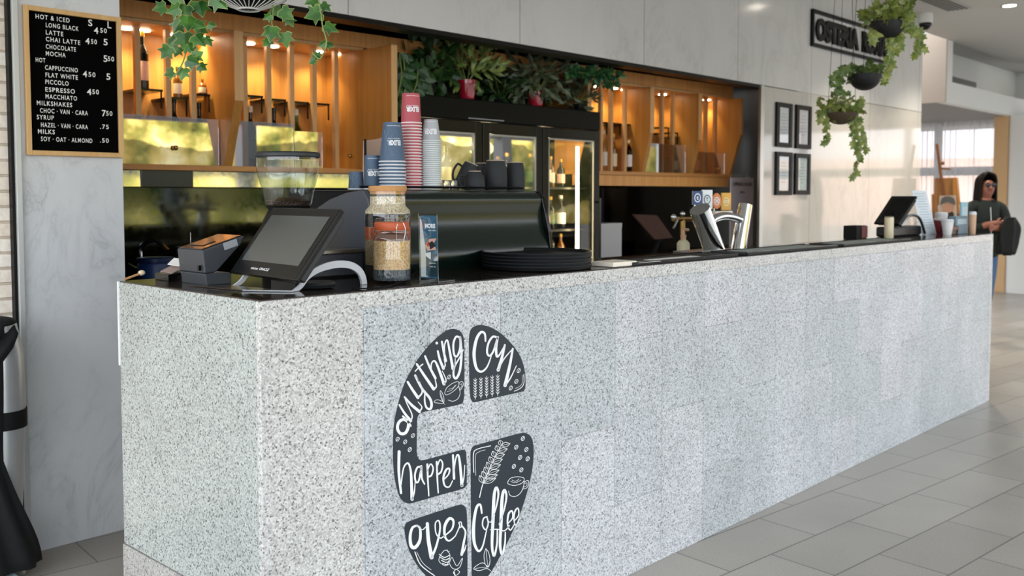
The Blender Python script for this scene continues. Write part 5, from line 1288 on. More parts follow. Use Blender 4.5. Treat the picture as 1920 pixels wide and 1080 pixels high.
def badge(px, py, wpx, hpx, base, mark, label, oval=False, letter='', y=0.40):
    c = at(px, py, y=y); k = ((c-CAM).dot(FW))/FPX; w = wpx*k; h = hpx*k
    b = thing('tap_badge', label, 'beer badge', tuple(c), 'beer badges above the font')
    ax = -RT*-1.0; ax = Vector((RT.x, RT.y, 0)); nrm = Vector((-FW.x, -FW.y, 0)).normalized()
    pts = [c+ax*(w/2*cos(2*pi*i/28))+Vector((0, 0, h/2*sin(2*pi*i/28))) for i in range(28)] if oval else [c+ax*a+Vector((0, 0, d)) for a, d in ((-w/2, -h/2), (w/2, -h/2), (w/2, h/2), (-w/2, h/2))]
    pl_ = MB().prism(pts, -nrm*0.02).build('plate', base, b, bevel=0.002)
    q = MB(); rr = min(w*0.32, h*0.32)
    ring = lambda f: [c+nrm*0.0012+ax*(rr*f*cos(2*pi*i/24))+Vector((0, 0, rr*f*1.4*sin(2*pi*i/24))) for i in range(24)]
    a, d = ring(1.0), ring(0.78); q.add(a+d, [(i, (i+1) % 24, 24+(i+1) % 24, 24+i) for i in range(24)])
    if letter: text_into(q, letter, lambda u_, v_: c+nrm*0.0014+ax*(u_-rr*0.3*len(letter))+Vector((0, 0, v_-rr*0.6)), rr*0.6*len(letter), rr*1.2, 0.04)
    q.build('emblem', mark, pl_)
    MB().tube([c-nrm*0.01-Vector((0, 0, h*0.45)), Vector((c.x, c.y, H+0.22))], 0.008).build('lever', CHROME, b, smooth=True) if False else None
    return b
badge(1308, 371, 19, 26, M('badge_blue', '#22406f', 0.4), INK, 'dark blue beer badge, first from the left above the font', letter='t')
badge(1326, 374, 20, 36, M('badge_white', '#e7ebec', 0.4), M('badge_ink', '#274a5e', 0.5), 'tall white beer badge with a dark ringed T above the font', letter='T')
badge(1344, 377, 17, 30, M('badge_orange', '#d9803c', 0.4), INK, 'orange oval beer badge with white centre above the font', True, letter='xx')
badge(1362, 378, 18, 33, M('badge_yellow', '#e0a83c', 0.4), M('badge_cream', '#f1e0ad', 0.5), 'yellow beer badge, rightmost above the chrome arch', letter='xxx')
# rail that carries the badges
for bx in (1308, 1326, 1344, 1362): pass
c0_, c1_ = at(1300, 400, y=0.43), at(1372, 402, y=0.43)
t = thing('badge_rail', 'steel rail holding the row of beer badges behind the font', 'rail', ((c0_.x+c1_.x)/2, 0.43, H))
MB().box(c0_.x, c1_.x, 0.425, 0.445, c1_.z-0.005, c1_.z+0.02).build('bar', STEEL, t, bevel=0.002)
for px in (1308, 1326, 1344, 1362):
    c = at(px, 375, y=0.415); MB().tube([(c.x, 0.435, c1_.z), (c.x, 0.43, c.z)], 0.006).build('post', CHROME, t, smooth=True)
MB().tube([((c0_.x+c1_.x)/2, 0.436, 1.086), ((c0_.x+c1_.x)/2, 0.436, c1_.z)], 0.014).build('stem', CHROME, t, smooth=True)
# small brass bar tap behind
c = at(1280, 411, y=0.60); k = ((c-CAM).dot(FW))/FPX
t = thing('mixer_tap', 'small brass and chrome bar tap left of the beer font', 'tap', (c.x, 0.60, 1.086))
MB().tube([(c.x, 0.60, 1.086), (c.x, 0.60, c.z)], 0.013).build('post', BRASS, t, smooth=True)
MB().tube([at(1262, 411, y=0.60), at(1296, 411, y=0.60)], 0.011).build('bar', BRASS, t, smooth=True)
MB().ball(at(1263, 407, y=0.60), 0.015, 8).build('knob', CHROME, t, smooth=True); MB().ball(at(1280, 401, y=0.60), 0.013, 8).build('knob', CHROME, t, smooth=True)
MB().tube([at(1270, 412, y=0.59), at(1263, 427, y=0.57)], 0.007).build('spout', CHROME, t, smooth=True)
# soap pump
c = at(1281, 477, y=0.50); zb = 1.0865
t = thing('soap_dispenser', 'pale pump bottle standing left of the beer font', 'soap bottle', (c.x, 0.50, zb))
zt = at(1281, 452, y=0.50).z
MB().lathe([(0.030, 0), (0.032, 0.005), (0.032, zt-zb-0.012), (0.024, zt-zb), (0.012, zt-zb+0.008)], (c.x, 0.50, zb), 24).build('body', M('soap_body', '#c9c1a0', 0.4), t, smooth=True)
MB().lathe([(0.013, zt-zb+0.008), (0.015, zt-zb+0.03), (0.006, zt-zb+0.034), (0.006, zt-zb+0.055)], (c.x, 0.50, zb), 18).build('collar', M('soap_pump', '#c9a184', 0.4), t, smooth=True)
MB().tube([(c.x-0.004, 0.5, zt+0.06), (c.x+0.03, 0.49, zt+0.056)], 0.007).build('nozzle', M('soap_pump', '#c9a184', 0.4), t, smooth=True)
# tablet on back bench, white box, notice
c = at(1232, 448, y=2.55); a_ = [at(x, y_, y=2.5) for x, y_ in ((1228, 449), (1262, 446), (1254, 404), (1209, 402))]
t = thing('tilted_screen', 'dark screen tilted on the back bench left of the soap bottle', 'screen', tuple((a_[0]+a_[1])/2))
MB().prism([a_[0], a_[1], a_[2]+Vector((0, .12, 0)), a_[3]+Vector((0, .12, 0))], (0, 0.02, 0)).build('panel', M('screen_brownish', '#5a4540', 0.12), t)
MB().tube([(a_[0]+a_[1])/2+Vector((0.02, 0.05, 0.03)), Vector((a_[0].x+0.08, 2.60, 0.90))], 0.02).build('stand', BLACKM, t, smooth=True)
p0, p1 = at(1127, 420, y=2.46), at(1166, 420, y=2.46)
t = thing('white_box', 'tall white box standing on the back bench right of the fridge', 'box', ((p0.x+p1.x)/2, 2.5, 0.90))
MB().box(p0.x, p1.x, 2.46, 2.72, 0.901, p0.z).build('body', M('box_white', '#b9b9bd', 0.6, var=0.02), t, bevel=0.003)
MB().box(p0.x-0.002, p1.x+0.002, 2.458, 2.722, p0.z-0.03, p0.z+0.003).build('lid', M('box_white', '#b9b9bd'), t, bevel=0.002)
a_ = [at(1371, 333, y=2.3), at(1413, 333, y=2.3)]
zbn = 1.0
t = thing('notice_sheet', 'tall greyish lilac notice with black headings behind the beer font', 'notice', ((a_[0].x+a_[1].x)/2, 2.3, zbn))
MB().box(a_[0].x, a_[1].x, 2.3, 2.312, zbn, a_[0].z).build('sheet', M('notice_lilac', '#d2c9d0', 0.7, var=0.03), t)
q = MB(); nw = a_[1].x-a_[0].x; zt = a_[0].z
for (fx0, fz, fw2, fh, s_) in ((0.08, 0.10, 0.84, 0.045, 'OPENING HOURS'), (0.40, 0.19, 0.2, 0.03, 'MON'), (0.28, 0.36, 0.22, 0.045, 'LUNCH'), (0.2, 0.46, 0.6, 0.02, 'SPECIALS OF THE DAY'), (0.28, 0.54, 0.18, 0.05, 'BAR')):
    text_into(q, s_, (lambda a0, b0: (lambda a, b_: Vector((a_[0].x+a0+a, 2.2988, b0+b_))))(nw*fx0, zt-0.75*fz), nw*fw2, 0.75*fh, 0.03)
q.build('lettering', BLACK, t)
MB().box(a_[0].x+0.05, a_[1].x-0.05, 2.305, 2.45, 0.0, zbn).build('stand', BLACKM, t)

# ---- far end of the counter: second till, menu card, cups
t2, c2, u2, up2, out2, nb2 = pos_terminal('black till screen leaning back at the far end of the counter', (at(1661, 406, y=0.36).x, 0.36, 1.285), radians(-108), radians(43), 0.20, 0.25, scr=M('screen_off', '#08090a', 0.3, spec=0.2))
cc = Vector((5.02, 0.39, 0))
t2x = at(1661, 406, y=0.36).x
MB().box(t2x-0.09, t2x+0.42, 0.28, 0.39, H+0.0005, H+0.065).build('base', M('till_base', '#17181a', 0.4), t2, bevel=0.012)
MB().tube([(t2x+0.14, 0.35, H+0.05), (t2x+0.06, 0.36, H+0.16)], 0.03).build('neck', BLACKM, t2, smooth=True)
MB().tube(smooth_path([(t2x+0.02, 0.27, H+0.07), (t2x+0.16, 0.27, H+0.135), (t2x+0.34, 0.27, H+0.12), (t2x+0.45, 0.27, H+0.01)], 6), 0.010).build('stand_arm', M('till_arm', '#8a8f94', 0.3, 1.0), t2, smooth=True)
c = at(1667, 418, y=0.22)
t = thing('small_can', 'small cream can standing against the far till', 'can', (c.x, 0.22, H+0.0))
MB().lathe([(0.026, 0), (0.028, 0.004), (0.028, 0.13), (0.026, 0.134)], (c.x, 0.22, H+0.0008), 24).build('body', M('can_cream', '#d7ccab', 0.4), t, smooth=True)
MB().lathe([(0.024, 0.1345), (0.026, 0.137), (0.02, 0.139)], (c.x, 0.22, H+0.0008), 24).build('lid', STEEL, t, smooth=True)
p0, p1 = at(1606, 440, y=0.30), at(1625, 440, y=0.30); cw_ = p1.x-p0.x
t = thing('coaster_holder', 'small dark red and black box left of the far till', 'box', (p0.x, 0.3, H))
zt = at(1600, 424, y=0.30).z
MB().box(p0.x, p0.x+cw_, 0.30, 0.385, H+0.0006, zt).build('body', BLACKM, t, bevel=0.003)
MB().box(p0.x+cw_*0.45, p0.x+cw_, 0.294, 0.2995, H+0.01, zt-0.004).build('red_face', M('maroon', '#5e1f28', 0.5), t)
mo = Vector((5.475, 0.273, H+0.0012)); yw2 = radians(-6.5); u = Vector((cos(yw2), sin(yw2), 0)); nbk = Vector((-sin(yw2), cos(yw2), 0)); tl = radians(14.7)
up = nbk*sin(tl)+Vector((0, 0, cos(tl))); w_, h_ = 0.21, 0.314; c0 = mo-u*w_/2; out = -u.cross(up)*-1
out = -nbk*cos(tl)+Vector((0, 0, sin(tl)))
t = thing('menu_card', 'white menu card leaning in a clear stand beside the far till', 'menu', tuple(mo))
MB().obox(c0, u*w_, up*h_, -out*0.003).build('sheet', M('menu_paper', '#dbe6ee', 0.5, var=0.02), t)
q = MB()
for k in range(14):
    z = h_*(0.92-k*0.06); wd = w_*(0.75 if k % 4 == 0 else 0.5+0.1*(k % 3))
    q.obox(c0+u*(w_-wd)/2+up*z+out*0.0006, u*wd, up*0.004, out*0.0003)
q.build('print_lines', M('print_grey', '#9fb0bd', 0.6), t)
MB().prism([c0-out*0.004+up*0.12, c0+u*w_-out*0.004+up*0.12, c0+u*w_+nbk*0.10, c0+nbk*0.10], nbk*0.003).build('back_strut', ACR, t)
def takeaway(px, pyt, pyb, wt, wb, y, colm, label, lid=True):
    p = at(px, pyb, z=H); p = p if p.y < 0.32 and px < 1800 else at(px, pyb, y=0.08 if px > 1800 else 0.31); p.z = H; y = p.y; k = ((p-CAM).dot(FW))/FPX; h = (pyb-pyt)*k
    t = thing('takeaway_cup', label, 'takeaway cup', (p.x, y, H), 'cups at the far counter end')
    MB().lathe([(wb/2*k*0.97, 0), (wb/2*k, 0.003), (wt/2*k, h*0.94), (wt/2*k*0.96, h*0.95)], (p.x, y, H+0.0008), 28).build('body', colm, t, smooth=True)
    if lid: MB().lathe([(wt/2*k*1.06, h*0.95), (wt/2*k*1.08, h*0.99), (wt/2*k*0.97, h*1.0), (wt/2*k*0.92, h*1.09), (wt/2*k*0.86, h*1.10)], (p.x, y, H+0.0008), 28).build('lid', WHITEPL, t, smooth=True)
    return t
takeaway(1761, 412, 437, 22, 17, .2, M('cup_maroon', '#8c3040', 0.5), 'maroon takeaway cup with white lid next to the menu card')
takeaway(1776, 414, 441, 22, 15, .2, M('cup_paper_white', '#e3e3e1', 0.5), 'plain white takeaway cup nearest the counter edge at the far end')
takeaway(1764, 398, 433, 23, 18, .2, M('cup_paper_white', '#e3e3e1', 0.5), 'tall white cup behind the maroon cup at the far end')
takeaway(1823, 398, 436, 13, 11, .2, M('cup_tan', '#c9a384', 0.5), 'narrow tan cup with white lid nearest the waiting woman')
def block(px0, px1, pyt, pyb, dep, mat, nm, label, cat, face=None):
    p0, p1 = at(px0, pyb, z=H), at(px1, pyb-1, z=H); zt = H+(pyb-pyt)*((p0-CAM).dot(FW))/FPX
    
    yc_ = 0.22 if px0 > 1798 else 0.12
    p0, p1 = at(px0, pyb, y=yc_), at(px1, pyb-1, y=yc_); p0.z = p1.z = H
    yy = min(p0.y, p1.y); ux = (p1-p0); ux.z = 0; t = thing(nm, label, cat, tuple((p0+p1)/2))
    d = Vector((-ux.y, ux.x, 0)).normalized()*dep
    MB().obox((p0.x, p0.y, H+0.0008), ux, d, (0, 0, zt-H)).build('body', mat, t, bevel=0.003)
    if face: MB().obox(Vector((p0.x, p0.y, H+0.0008))+ux*0.12-d.normalized()*0.0016+Vector((0, 0, (zt-H)*0.55)), ux*0.76, d.normalized()*0.0015, (0, 0, (zt-H)*0.3)).build('label', face, t)
    return t
block(1792, 1815, 406, 440, 0.05, M('card_slate', '#6c8391', 0.5), 'card_box', 'slate blue card box at the far end of the counter', 'box', M('card_pale', '#a9bcc6', 0.5))
block(1801, 1814, 379, 435, 0.012, M('card_teal', '#7fb0c0', 0.5), 'tent_card', 'upright pale teal card behind the slate blue box', 'card', M('card_pale', '#a9bcc6', 0.5))
block(1785, 1797, 424, 441, 0.04, M('dark_brown_box', '#3a2622', 0.5), 'sugar_box', 'small dark brown box between white cup and slate blue box', 'box', M('brown_label', '#7a4a3a', 0.5))
# ================================================================== SIGNS AND PICTURES ON THE WALLS
YS = YW-0.002
# letter board
mb_ = thing('menu_board', 'black letter board menu in a pale wooden frame on the marble pier', 'menu board', tuple(at(138, 292, y=YW-0.02)))
zb0, zb1 = 1.634, 2.234; xb0, xb1 = 0.126, 0.524; fw = 0.020; yb = YW-0.014
MB().box(xb0+0.004, xb1-0.004, yb+0.005, YW-0.001, zb0+0.004, zb1-0.004).build('felt', M('felt_black', '#040404', 0.95, spec=0.05), mb_)
for (a, b_, c, d, nm) in ((xb0, xb0+fw, zb0, zb1, 'frame_side'), (xb1-fw, xb1, zb0, zb1, 'frame_side'), (xb0+fw, xb1-fw, zb1-fw, zb1, 'frame_rail'), (xb0+fw, xb1-fw, zb0, zb0+fw, 'frame_rail')):
    MB().box(a, b_, yb-0.006, YW-0.0015, c, d).build(nm, FRAMEW, mb_, bevel=0.002)
LT = MB(); yl = yb+0.0035; K = 3.375
def mrow(s, x0, x1, yc, h=28):
    a = at(x0/K, yc/K, y=yl); b_ = at(x1/K, yc/K+(x1-x0)/K*0.16*0.0, y=yl)
    hh = h/K*((a-CAM).dot(FW))/FPX
    zc = a.z
    text_into(LT, s, lambda u, v: Vector((a.x+u, yl, zc-hh/2+v)), b_.x-a.x, hh, 0.012, 1.22)
sl = 0.145
for s, x0, x1, yc in (('HOT & ICED', 225, 440, 102), ('LONG BLACK', 290, 497, 157), ('LATTE', 290, 400, 203), ('CHAI LATTE', 290, 507, 246), ('CHOCOLATE', 290, 480, 293), ('MOCHA', 290, 415, 337),
                      ('HOT', 226, 287, 377), ('CAPPUCCINO', 285, 492, 426), ('FLAT WHITE', 288, 492, 473), ('PICCOLO', 287, 434, 517), ('ESPRESSO', 287, 474, 565), ('MACCHIATO', 288, 487, 609),
                      ('MILKSHAKES', 233, 456, 650), ('CHOC · VAN · CARA', 253, 556, 698), ('SYRUP', 233, 341, 740), ('HAZEL · VAN · CARA', 259, 556, 789), ('MILKS', 240, 347, 831), ('SOY · OAT · ALMOND', 259, 584, 878)):
    mrow(s, x0, x1, yc, 29)
for s, x0, x1, yc, h in (('S', 558, 584, 143, 42), ('L', 680, 704, 156, 42), ('4', 595, 622, 191, 42), ('50', 634, 676, 191, 30), ('4', 540, 567, 258, 40), ('50', 576, 613, 262, 30), ('5', 655, 681, 265, 40), ('5', 655, 680, 370, 42), ('50', 682, 722, 371, 30),
                         ('4', 524, 551, 467, 40), ('50', 560, 604, 470, 30), ('5', 673, 699, 484, 40), ('4', 550, 578, 580, 40), ('50', 584, 626, 580, 30), ('7', 645, 670, 716, 40), ('50', 672, 711, 717, 30), ('.75', 633, 688, 801, 28), ('.50', 633, 688, 888, 28)):
    mrow(s, x0, x1, yc, h)
LT.build('lettering', M('letter_white', '#f2f2ef', 0.5), mb_)

# restaurant sign
sg = thing('wall_sign', 'black framed wall sign with black block letters reading OSTERIA on marble', 'sign', tuple(at(1590, 110, y=YW-0.02)))
s0, s1 = at(1520, 18, y=YS), at(1520, 87, y=YS); xr = 8.76; z1, z0 = 3.178, 2.842; bt = 0.030
q = MB(); x0 = s0.x
for (a, b_, c, d) in ((x0, x0+bt, z0, z1), (xr-bt, xr, z0, z1), (x0+bt, xr-bt, z1-bt, z1), (x0+bt, xr-bt, z0, z0+bt)): q.box(a, b_, YW-0.03, YW-0.001, c, d)
q.build('frame', BLACK, sg)
def block_text(s, xs, xe, z0, z1, y):
    vs, fs, a0, a1, b0, b1 = text_raw(s, 0.055)
    q = MB()
    for yy in (y,): q.add([(xs+(v.x-a0)/(a1-a0)*(xe-xs), yy, z0+(v.y-b0)/(b1-b0)*(z1-z0)) for v in vs], fs)
    o = q.build('letters', BLACK, sg); sd = o.modifiers.new('thick', 'SOLIDIFY'); sd.thickness = 0.02; sd.offset = 0
    return o
block_text('OSTERIA', at(1528, 60, y=YS).x, at(1608, 60, y=YS).x, z0+0.062, z1-0.062, YW-0.014)
block_text('ROMA', at(1615, 70, y=YS).x, xr-0.06, z0+0.062, z1-0.062, YW-0.014)

# four framed certificates
for (px, py0, py1, lab, tint) in (((1457, 1486), 193, 275, 'upper left of four black framed certificates on the marble wall', '#cfd3d6'), ((1494, 1522), 198, 278, 'upper right of four black framed certificates on the marble wall', '#c8c6cc'),
                            ((1456, 1486), 285, 366, 'lower left of four black framed certificates on the marble wall', '#d3dcdd'), ((1492, 1520), 288, 365, 'lower right of four black framed certificates on the marble wall', '#b9c6c4')):
    a, b_ = at(px[0], py0, y=YW-0.02), at(px[1], py0, y=YW-0.02); zt = (a.z+b_.z)/2; zb = at(px[0], py1, y=YW-0.02).z; f = 0.05
    t = thing('picture_frame', lab, 'picture', ((a.x+b_.x)/2, YW, zb), 'framed certificates')
    q = MB()
    for (x0, x1, z0_, z1_) in ((a.x, a.x+f, zb, zt), (b_.x-f, b_.x, zb, zt), (a.x+f, b_.x-f, zt-f*0.8, zt), (a.x+f, b_.x-f, zb, zb+f*0.8)): q.box(x0, x1, YW-0.025, YW-0.001, z0_, z1_)
    q.build('frame', BLACK, t, bevel=0.002)
    MB().box(a.x+f*0.9, b_.x-f*0.9, YW-0.012, YW-0.0015, zb+f*0.7, zt-f*0.7).build('print', M('certificate_'+tint, tint, 0.6, var=0.02), t)
    q = MB()
    for k in range(7):
        z = zt-f-0.05-k*0.028; hw = (b_.x-a.x)*(0.12+0.04*(k % 3)); xm = (a.x+b_.x)/2; q.box(xm-hw, xm+hw, YW-0.0135, YW-0.0122, z, z+0.006)
    q.build('lines', M('certificate_ink', '#8f999d', 0.6), t)
    MB().box(a.x+f*0.9, b_.x-f*0.9, YW-0.018, YW-0.0165, zb+f*0.7, zt-f*0.7).build('glass', PANE, t)

# ================================================================== FAR END: EASEL, PICTURE, WOMAN
EZ = M('easel_wood', '#7a4a26', 0.5, var=0.15); EZ2 = m_wood('easel_board', '#8a5a2c', '#b07c42', 'Z')
ex = 9.9
ea = lambda px, py: at(px, py, x=ex)
t = thing('easel', 'brown wooden easel with drawing board in front of the sheer curtain', 'easel', (ex, ea(1770, 330).y, 0))
k = ((ea(1770, 330)-CAM).dot(FW))/FPX
top, bot = ea(1757, 270), ea(1776, 420)
dz = (bot-top); low = top+dz*((0.0-top.z)/dz.z) if abs(dz.z) > 1e-6 else bot
MB().tube([top, top+dz*0.98], [3.2*k, 3.6*k], 4).build('mast', EZ, t)
MB().tube([ea(1764, 316), ea(1783, 317)], 1.6*k, 6).build('clamp', EZ, t); MB().ball(ea(1768, 306), 3.5*k, 6).build('clamp_knob', EZ, t)
MB().prism([ea(1751, 385), ea(1800, 384), ea(1795, 333), ea(1752, 334)], (0.03, 0, 0)).build('board', EZ2, t)
MB().prism([ea(1790, 400), ea(1800, 400), ea(1795, 333), ea(1787, 333)], (-0.02, 0, 0)).build('board_edge', M('easel_orange', '#b57a35', 0.5), t)
MB().prism([ea(1748, 400), ea(1760, 400), ea(1758, 364), ea(1748, 364)], (-0.02, 0, 0)).build('side_block', EZ2, t)
for px in (1752, 1796):
    a = ea(px, 395); MB().tube([a, Vector((ex+0.05, a.y+(0.12 if px < 1770 else -0.12), 0.0))], 0.022, 6).build('leg', EZ, t)
a = ea(1774, 360); MB().tube([a+Vector((0.03, 0, 0)), Vector((ex+0.7, a.y, 0.0))], 0.022, 6).build('leg', EZ, t)
# portrait picture on the easel
pp = lambda px, py: at(px, py, x=ex-0.06)
t = thing('portrait_picture', 'small portrait picture of a face in a grey cap on the easel', 'picture', tuple(pp(1775, 405)))
MB().prism([pp(1760, 412), pp(1793, 412), pp(1791, 366), pp(1761, 367)], (0.02, 0, 0)).build('sheet', M('portrait_back', '#b9a797', 0.7), t)
def blob(nm, pts, mat, d): MB().prism(smooth_path([tuple(at(a, b_, x=ex-0.06-d)) for a, b_ in pts+[pts[0]]], 5)[:-1], (0.001, 0, 0)).build(nm, mat, t)
blob('face', [(1767, 385), (1768, 398), (1777, 404), (1786, 398), (1787, 385), (1777, 380)], M('portrait_skin', '#b98c74', 0.7), 0.003)
blob('cap', [(1763, 384), (1766, 372), (1777, 368), (1788, 372), (1791, 384), (1777, 379)], M('portrait_cap', '#5a5a58', 0.7), 0.006)
blob('beard', [(1770, 397), (1777, 400), (1786, 397), (1788, 408), (1777, 411), (1769, 408)], M('portrait_dark', '#22211f', 0.7), 0.005)

# ---- waiting woman
PX, PY = 9.0, 0.99; F3 = Vector((-FW.x, -FW.y, 0)).normalized(); U3 = Vector((RT.x, RT.y, 0))
def w3(u, f, z): return Vector((PX, PY, 0))+U3*u+F3*f+Vector((0, 0, z))
def skin_mesh(name, nodes, edges, root=0, sub=2):
    me = bpy.data.meshes.new(name); me.from_pydata([tuple(n[0]) for n in nodes], edges, []); o = bpy.data.objects.new(name, me); COL.objects.link(o)
    m = o.modifiers.new('skin', 'SKIN'); m.use_smooth_shade = True
    for i, n in enumerate(nodes):
        sv = me.skin_vertices[0].data[i]; r = n[1]; sv.radius = r if isinstance(r, tuple) else (r, r); sv.use_root = (i == root)
    s_ = o.modifiers.new('sub', 'SUBSURF'); s_.levels = sub; s_.render_levels = sub
    dg = bpy.context.evaluated_depsgraph_get(); dg.update()
    m2 = bpy.data.meshes.new_from_object(o.evaluated_get(dg)); bpy.data.objects.remove(o); return m2
nd = []; ed = []
def nodeadd(p, r, par=None):
    nd.append((p, r)); i = len(nd)-1
    if par is not None: ed.append((par, i))
    return i
pel = nodeadd(w3(0, 0, 0.93), (0.155, 0.115)); wai = nodeadd(w3(0, 0.01, 1.10), (0.145, 0.11), pel); che = nodeadd(w3(0, 0.0, 1.30), (0.165, 0.12), wai); nb_ = nodeadd(w3(0, -0.01, 1.43), (0.10, 0.08), che)
nk = nodeadd(w3(0, 0.0, 1.495), 0.052, nb_); ch = nodeadd(w3(0, 0.03, 1.555), (0.062, 0.072), nk); fc_ = nodeadd(w3(0, 0.028, 1.62), (0.074, 0.092), ch); sk = nodeadd(w3(0, 0.012, 1.685), (0.066, 0.080), fc_)
nodeadd(w3(0, 0.128, 1.60), 0.011, fc_)
for s in (-1, 1):
    hp = nodeadd(w3(0.085*s-0.02, 0, 0.86), 0.092, pel); kn = nodeadd(w3(0.08*s-0.05, 0.03, 0.48), 0.062, hp); an = nodeadd(w3(0.075*s-0.08, -0.01, 0.09), 0.042, kn); nodeadd(w3(0.085*s-0.08, 0.13, 0.035), 0.036, an)
    sh = nodeadd(w3(0.175*s, 0.0, 1.395), 0.068, nb_); el = nodeadd(w3(0.245*s, 0.03, 1.15), 0.055, sh)
    wr = nodeadd(w3(0.055*s+0.02, 0.20, 1.18+0.05*(s < 0)), 0.033, el); pm = nodeadd(w3(-0.01*s+0.02, 0.235, 1.185+0.05*(s < 0)), (0.038, 0.020), wr)
    for k in range(4):
        zf = 0.028-0.018*k; f1 = nodeadd(w3(-0.055*s+0.02, 0.238, 1.19+zf+0.05*(s < 0)), 0.0095, pm); f2 = nodeadd(w3(-(0.088-0.004*abs(k-1))*s+0.02, 0.222, 1.185+zf*0.9+0.05*(s < 0)), 0.008, f1)
    th1 = nodeadd(w3(0.005*s+0.02, 0.238, 1.225+0.05*(s < 0)), 0.0105, pm); nodeadd(w3(-0.03*s+0.02, 0.24, 1.24+0.05*(s < 0)), 0.009, th1)
bm_ = skin_mesh('body_src', nd, ed)
SKIN = M('skin', '#8f5c4a', 0.5, var=0.06); JKT = M('dark_jacket', '#0b1612', 0.8, var=0.25, vscale=20); JEAN = M('jeans', '#3f5a7d', 0.8, var=0.15, vscale=120); SHOE = M('shoe', '#1a1a1c', 0.6)
wom = thing('person', 'woman in dark green jacket and jeans waiting with a coat on her arm', 'person', (PX, PY, 0))
bm_.materials.clear()
for m_ in (JKT, SKIN, JEAN, SHOE): bm_.materials.append(m_)
body_o = bpy.data.objects.new('body', bm_); COL.objects.link(body_o)
for v in bm_.vertices: v.co -= Vector((PX, PY, 0))
hands = [Vector((PX, PY, 0))]
for p_ in bm_.polygons:
    c = p_.center; f = c.dot(F3); u_ = c.dot(U3)
    p_.material_index = 3 if c.z < 0.085 else (2 if c.z < 0.90 else (1 if c.z > 1.475 or (f > 0.175 and abs(u_-0.02) < 0.13 and 1.1 < c.z < 1.3) else 0)); p_.use_smooth = True
wom.scale = (0.965,)*3
body_o.parent = wom; OFF[body_o] = OFF[wom]
hq = MB()
cx = lambda u, f, z: w3(u, f, z)
for i in range(90):
    a = RND.uniform(0, 2*pi); front = abs(((a-0)+pi) % (2*pi)-pi)
    ang = a; du, df = sin(ang), cos(ang)
    if df > 0.62: continue
    z0 = 1.70-RND.uniform(0, 0.05); zl = 1.42+RND.uniform(-0.06, 0.08)
    hq.tube(smooth_path([w3(0.02*du, 0.0+0.02*df, 1.758), w3(0.085*du, 0.01+0.10*df, 1.70), w3(0.098*du, 0.0+0.105*df, 1.60), w3(0.105*du, -0.005+0.10*df, zl)], 5), [0.012]*16, 5)
for s in (-1, 1):
    for k in range(6): hq.tube(smooth_path([w3(0.0, 0.03, 1.765), w3(0.05*s, 0.085-0.01*k, 1.735), w3(0.088*s, 0.055-0.012*k, 1.66)], 5), 0.013, 5)
hq.build('hair', M('hair_dark', '#120c0a', 0.7, spec=0.2), wom, smooth=True)
gq = MB()
for s in (-1, 1): gq.lathe([(0.004, 0), (0.024, 0.002), (0.026, 0.006), (0.02, 0.008)], w3(0.031*s, 0.112, 1.632), 16, axis=F3)
gq.tube([w3(-0.01, 0.122, 1.638), w3(0.01, 0.122, 1.638)], 0.003, 5)
for s in (-1, 1): gq.tube([w3(0.055*s, 0.112, 1.638), w3(0.085*s, 0.02, 1.64)], 0.003, 5)
gq.build('glasses', BLACKG, wom, smooth=True)
mq = MB().ball(w3(0, 0.113, 1.572), 0.02, 6, (1.0, 1.0, 0.32)); mq.build('mouth', M('lips', '#8a4a42', 0.5), wom, smooth=True)
eq = MB()
for s in (-1, 1): eq.ball(w3(0.031*s, 0.100, 1.632), 0.013, 6)
eq.build('eyes', M('eye', '#dcd6cf', 0.3), wom, smooth=True)
jq = MB()
jq.tube([w3(-0.004, 0.125, 1.40), w3(0.0, 0.145, 1.2), w3(0.0, 0.14, 0.98)], 0.004, 5); jq.build('zip', STEEL, wom)
# coat over the arm
cq = MB(); N = 18; Mm = 14; vs = []
for j in range(Mm+1):
    fz = j/Mm
    for i in range(N):
        a = 2*pi*i/N; r_u = 0.07+0.03*sin(3*a+fz*2)+0.025*sin(fz*pi); r_f = 0.075+0.015*sin(5*a+1)
        vs.append(w3(0.125-0.02*fz+r_u*cos(a)*(0.55+0.45*sin(min(1, fz*3)*pi/2)), 0.235+r_f*sin(a), 1.255-fz*0.36+0.02*sin(4*a)*fz))
fs = [(j*N+i, j*N+(i+1) % N, (j+1)*N+(i+1) % N, (j+1)*N+i) for j in range(Mm) for i in range(N)]+[tuple(range(N)), tuple(Mm*N+i for i in range(N))]
cq.add(vs, fs); co_ = cq.build('folded_coat', M('coat_black', '#090d0c', 0.9, var=0.3, vscale=25), None, smooth=True, autos=70)
tag(co_, 'black and green folded coat hanging over the waiting woman\'s arm', 'coat')

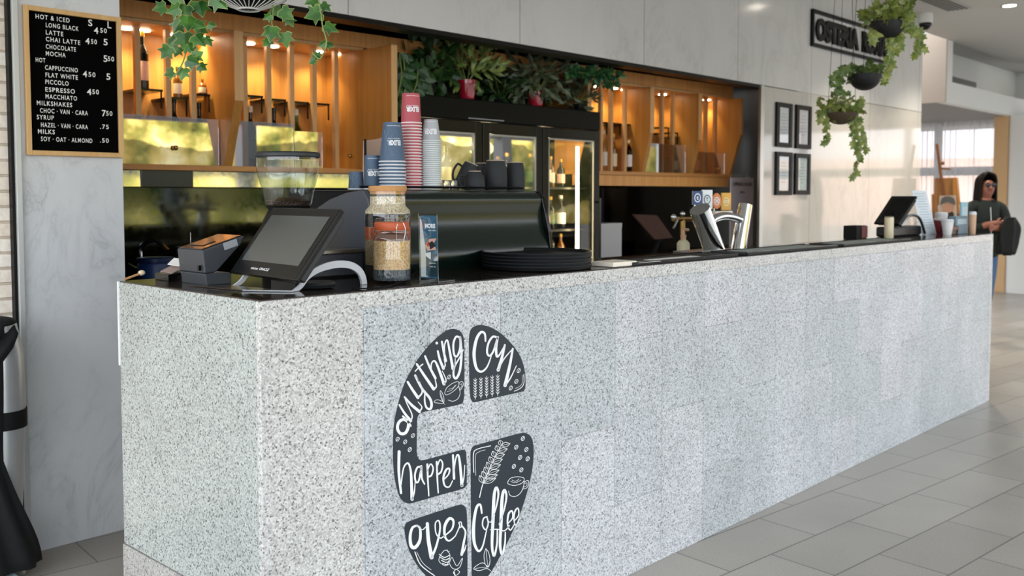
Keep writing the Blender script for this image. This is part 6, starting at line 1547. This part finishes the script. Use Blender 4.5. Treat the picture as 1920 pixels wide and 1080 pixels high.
# ================================================================== BLACK CLOTH OVER SILVER STAND BY THE BRICK WALL
sx, sy = -0.015, 1.72
t = thing('draped_stand', 'silver upright cylinder half covered by black cloth at the brick wall', 'stand', (sx, sy, 0))
SILV = M('satin_silver', '#c4c8ca', 0.32, 0.6, var=0.05)
ys_ = 1.76; cxm = at(22, 800, y=ys_).x
prof = [(0.055, 0.0), (0.058, 0.10), (0.072, 0.35), (0.085, 0.60), (0.082, 0.80), (0.06, 0.92)]
MB().lathe(prof, (cxm-0.035, ys_, 0.06), 36).build('cylinder', SILV, t, smooth=True)
MB().lathe([(0.0875, 0.52), (0.0885, 0.525), (0.0885, 0.585), (0.0875, 0.59)], (cxm-0.035, ys_, 0.06), 36, False, False).build('strap', BLACKM, t, smooth=True)
MB().lathe([(0.075, 0), (0.075, 0.02), (0.06, 0.05), (0.058, 0.062)], (cxm-0.035, ys_, 0.0), 36).build('foot', STEEL, t, smooth=True)
cl_ = MB(); N = 40; Mm = 20; vs = []
for j in range(Mm+1):
    fz = j/Mm; z = 0.99-0.95*fz
    for i in range(N+1):
        a0_ = pi*0.44; a1_ = pi*((1.90-fz*3) if fz < 0.14 else 1.48+0.9*max(0, fz-0.55)); a = a0_+(a1_-a0_)*i/N     # wraps the left side, spreading lower down
        rr = 0.098+0.012*sin(i*0.9+fz*2)+0.05*max(0, fz-0.45)+0.01*sin(fz*9+i*0.3)
        if fz < 0.06: rr *= 0.55+7*fz
        ed_ = 0.0
        vs.append((cxm-0.045+rr*cos(a)*1.15-0.02*fz, ys_+rr*sin(a), z))
fs = [(j*(N+1)+i, j*(N+1)+i+1, (j+1)*(N+1)+i+1, (j+1)*(N+1)+i) for j in range(Mm) for i in range(N)]
cl_.add(vs, fs); cl_.ball((cxm-0.045, ys_, 0.985), 0.07, 10, (1.0, 1.0, 0.35))
c_o = cl_.build('black_cloth', M('cloth_black', '#07080a', 0.9, var=0.3, vscale=30), t, smooth=True, autos=70)
sd = c_o.modifiers.new('thick', 'SOLIDIFY'); sd.thickness = 0.004
MB().box(cxm-0.16, cxm-0.03, ys_-0.14, ys_-0.06, 0.0005, 0.03).build('pale_blue_tag', M('tag_blue', '#9fb4bb', 0.6), t, bevel=0.008)
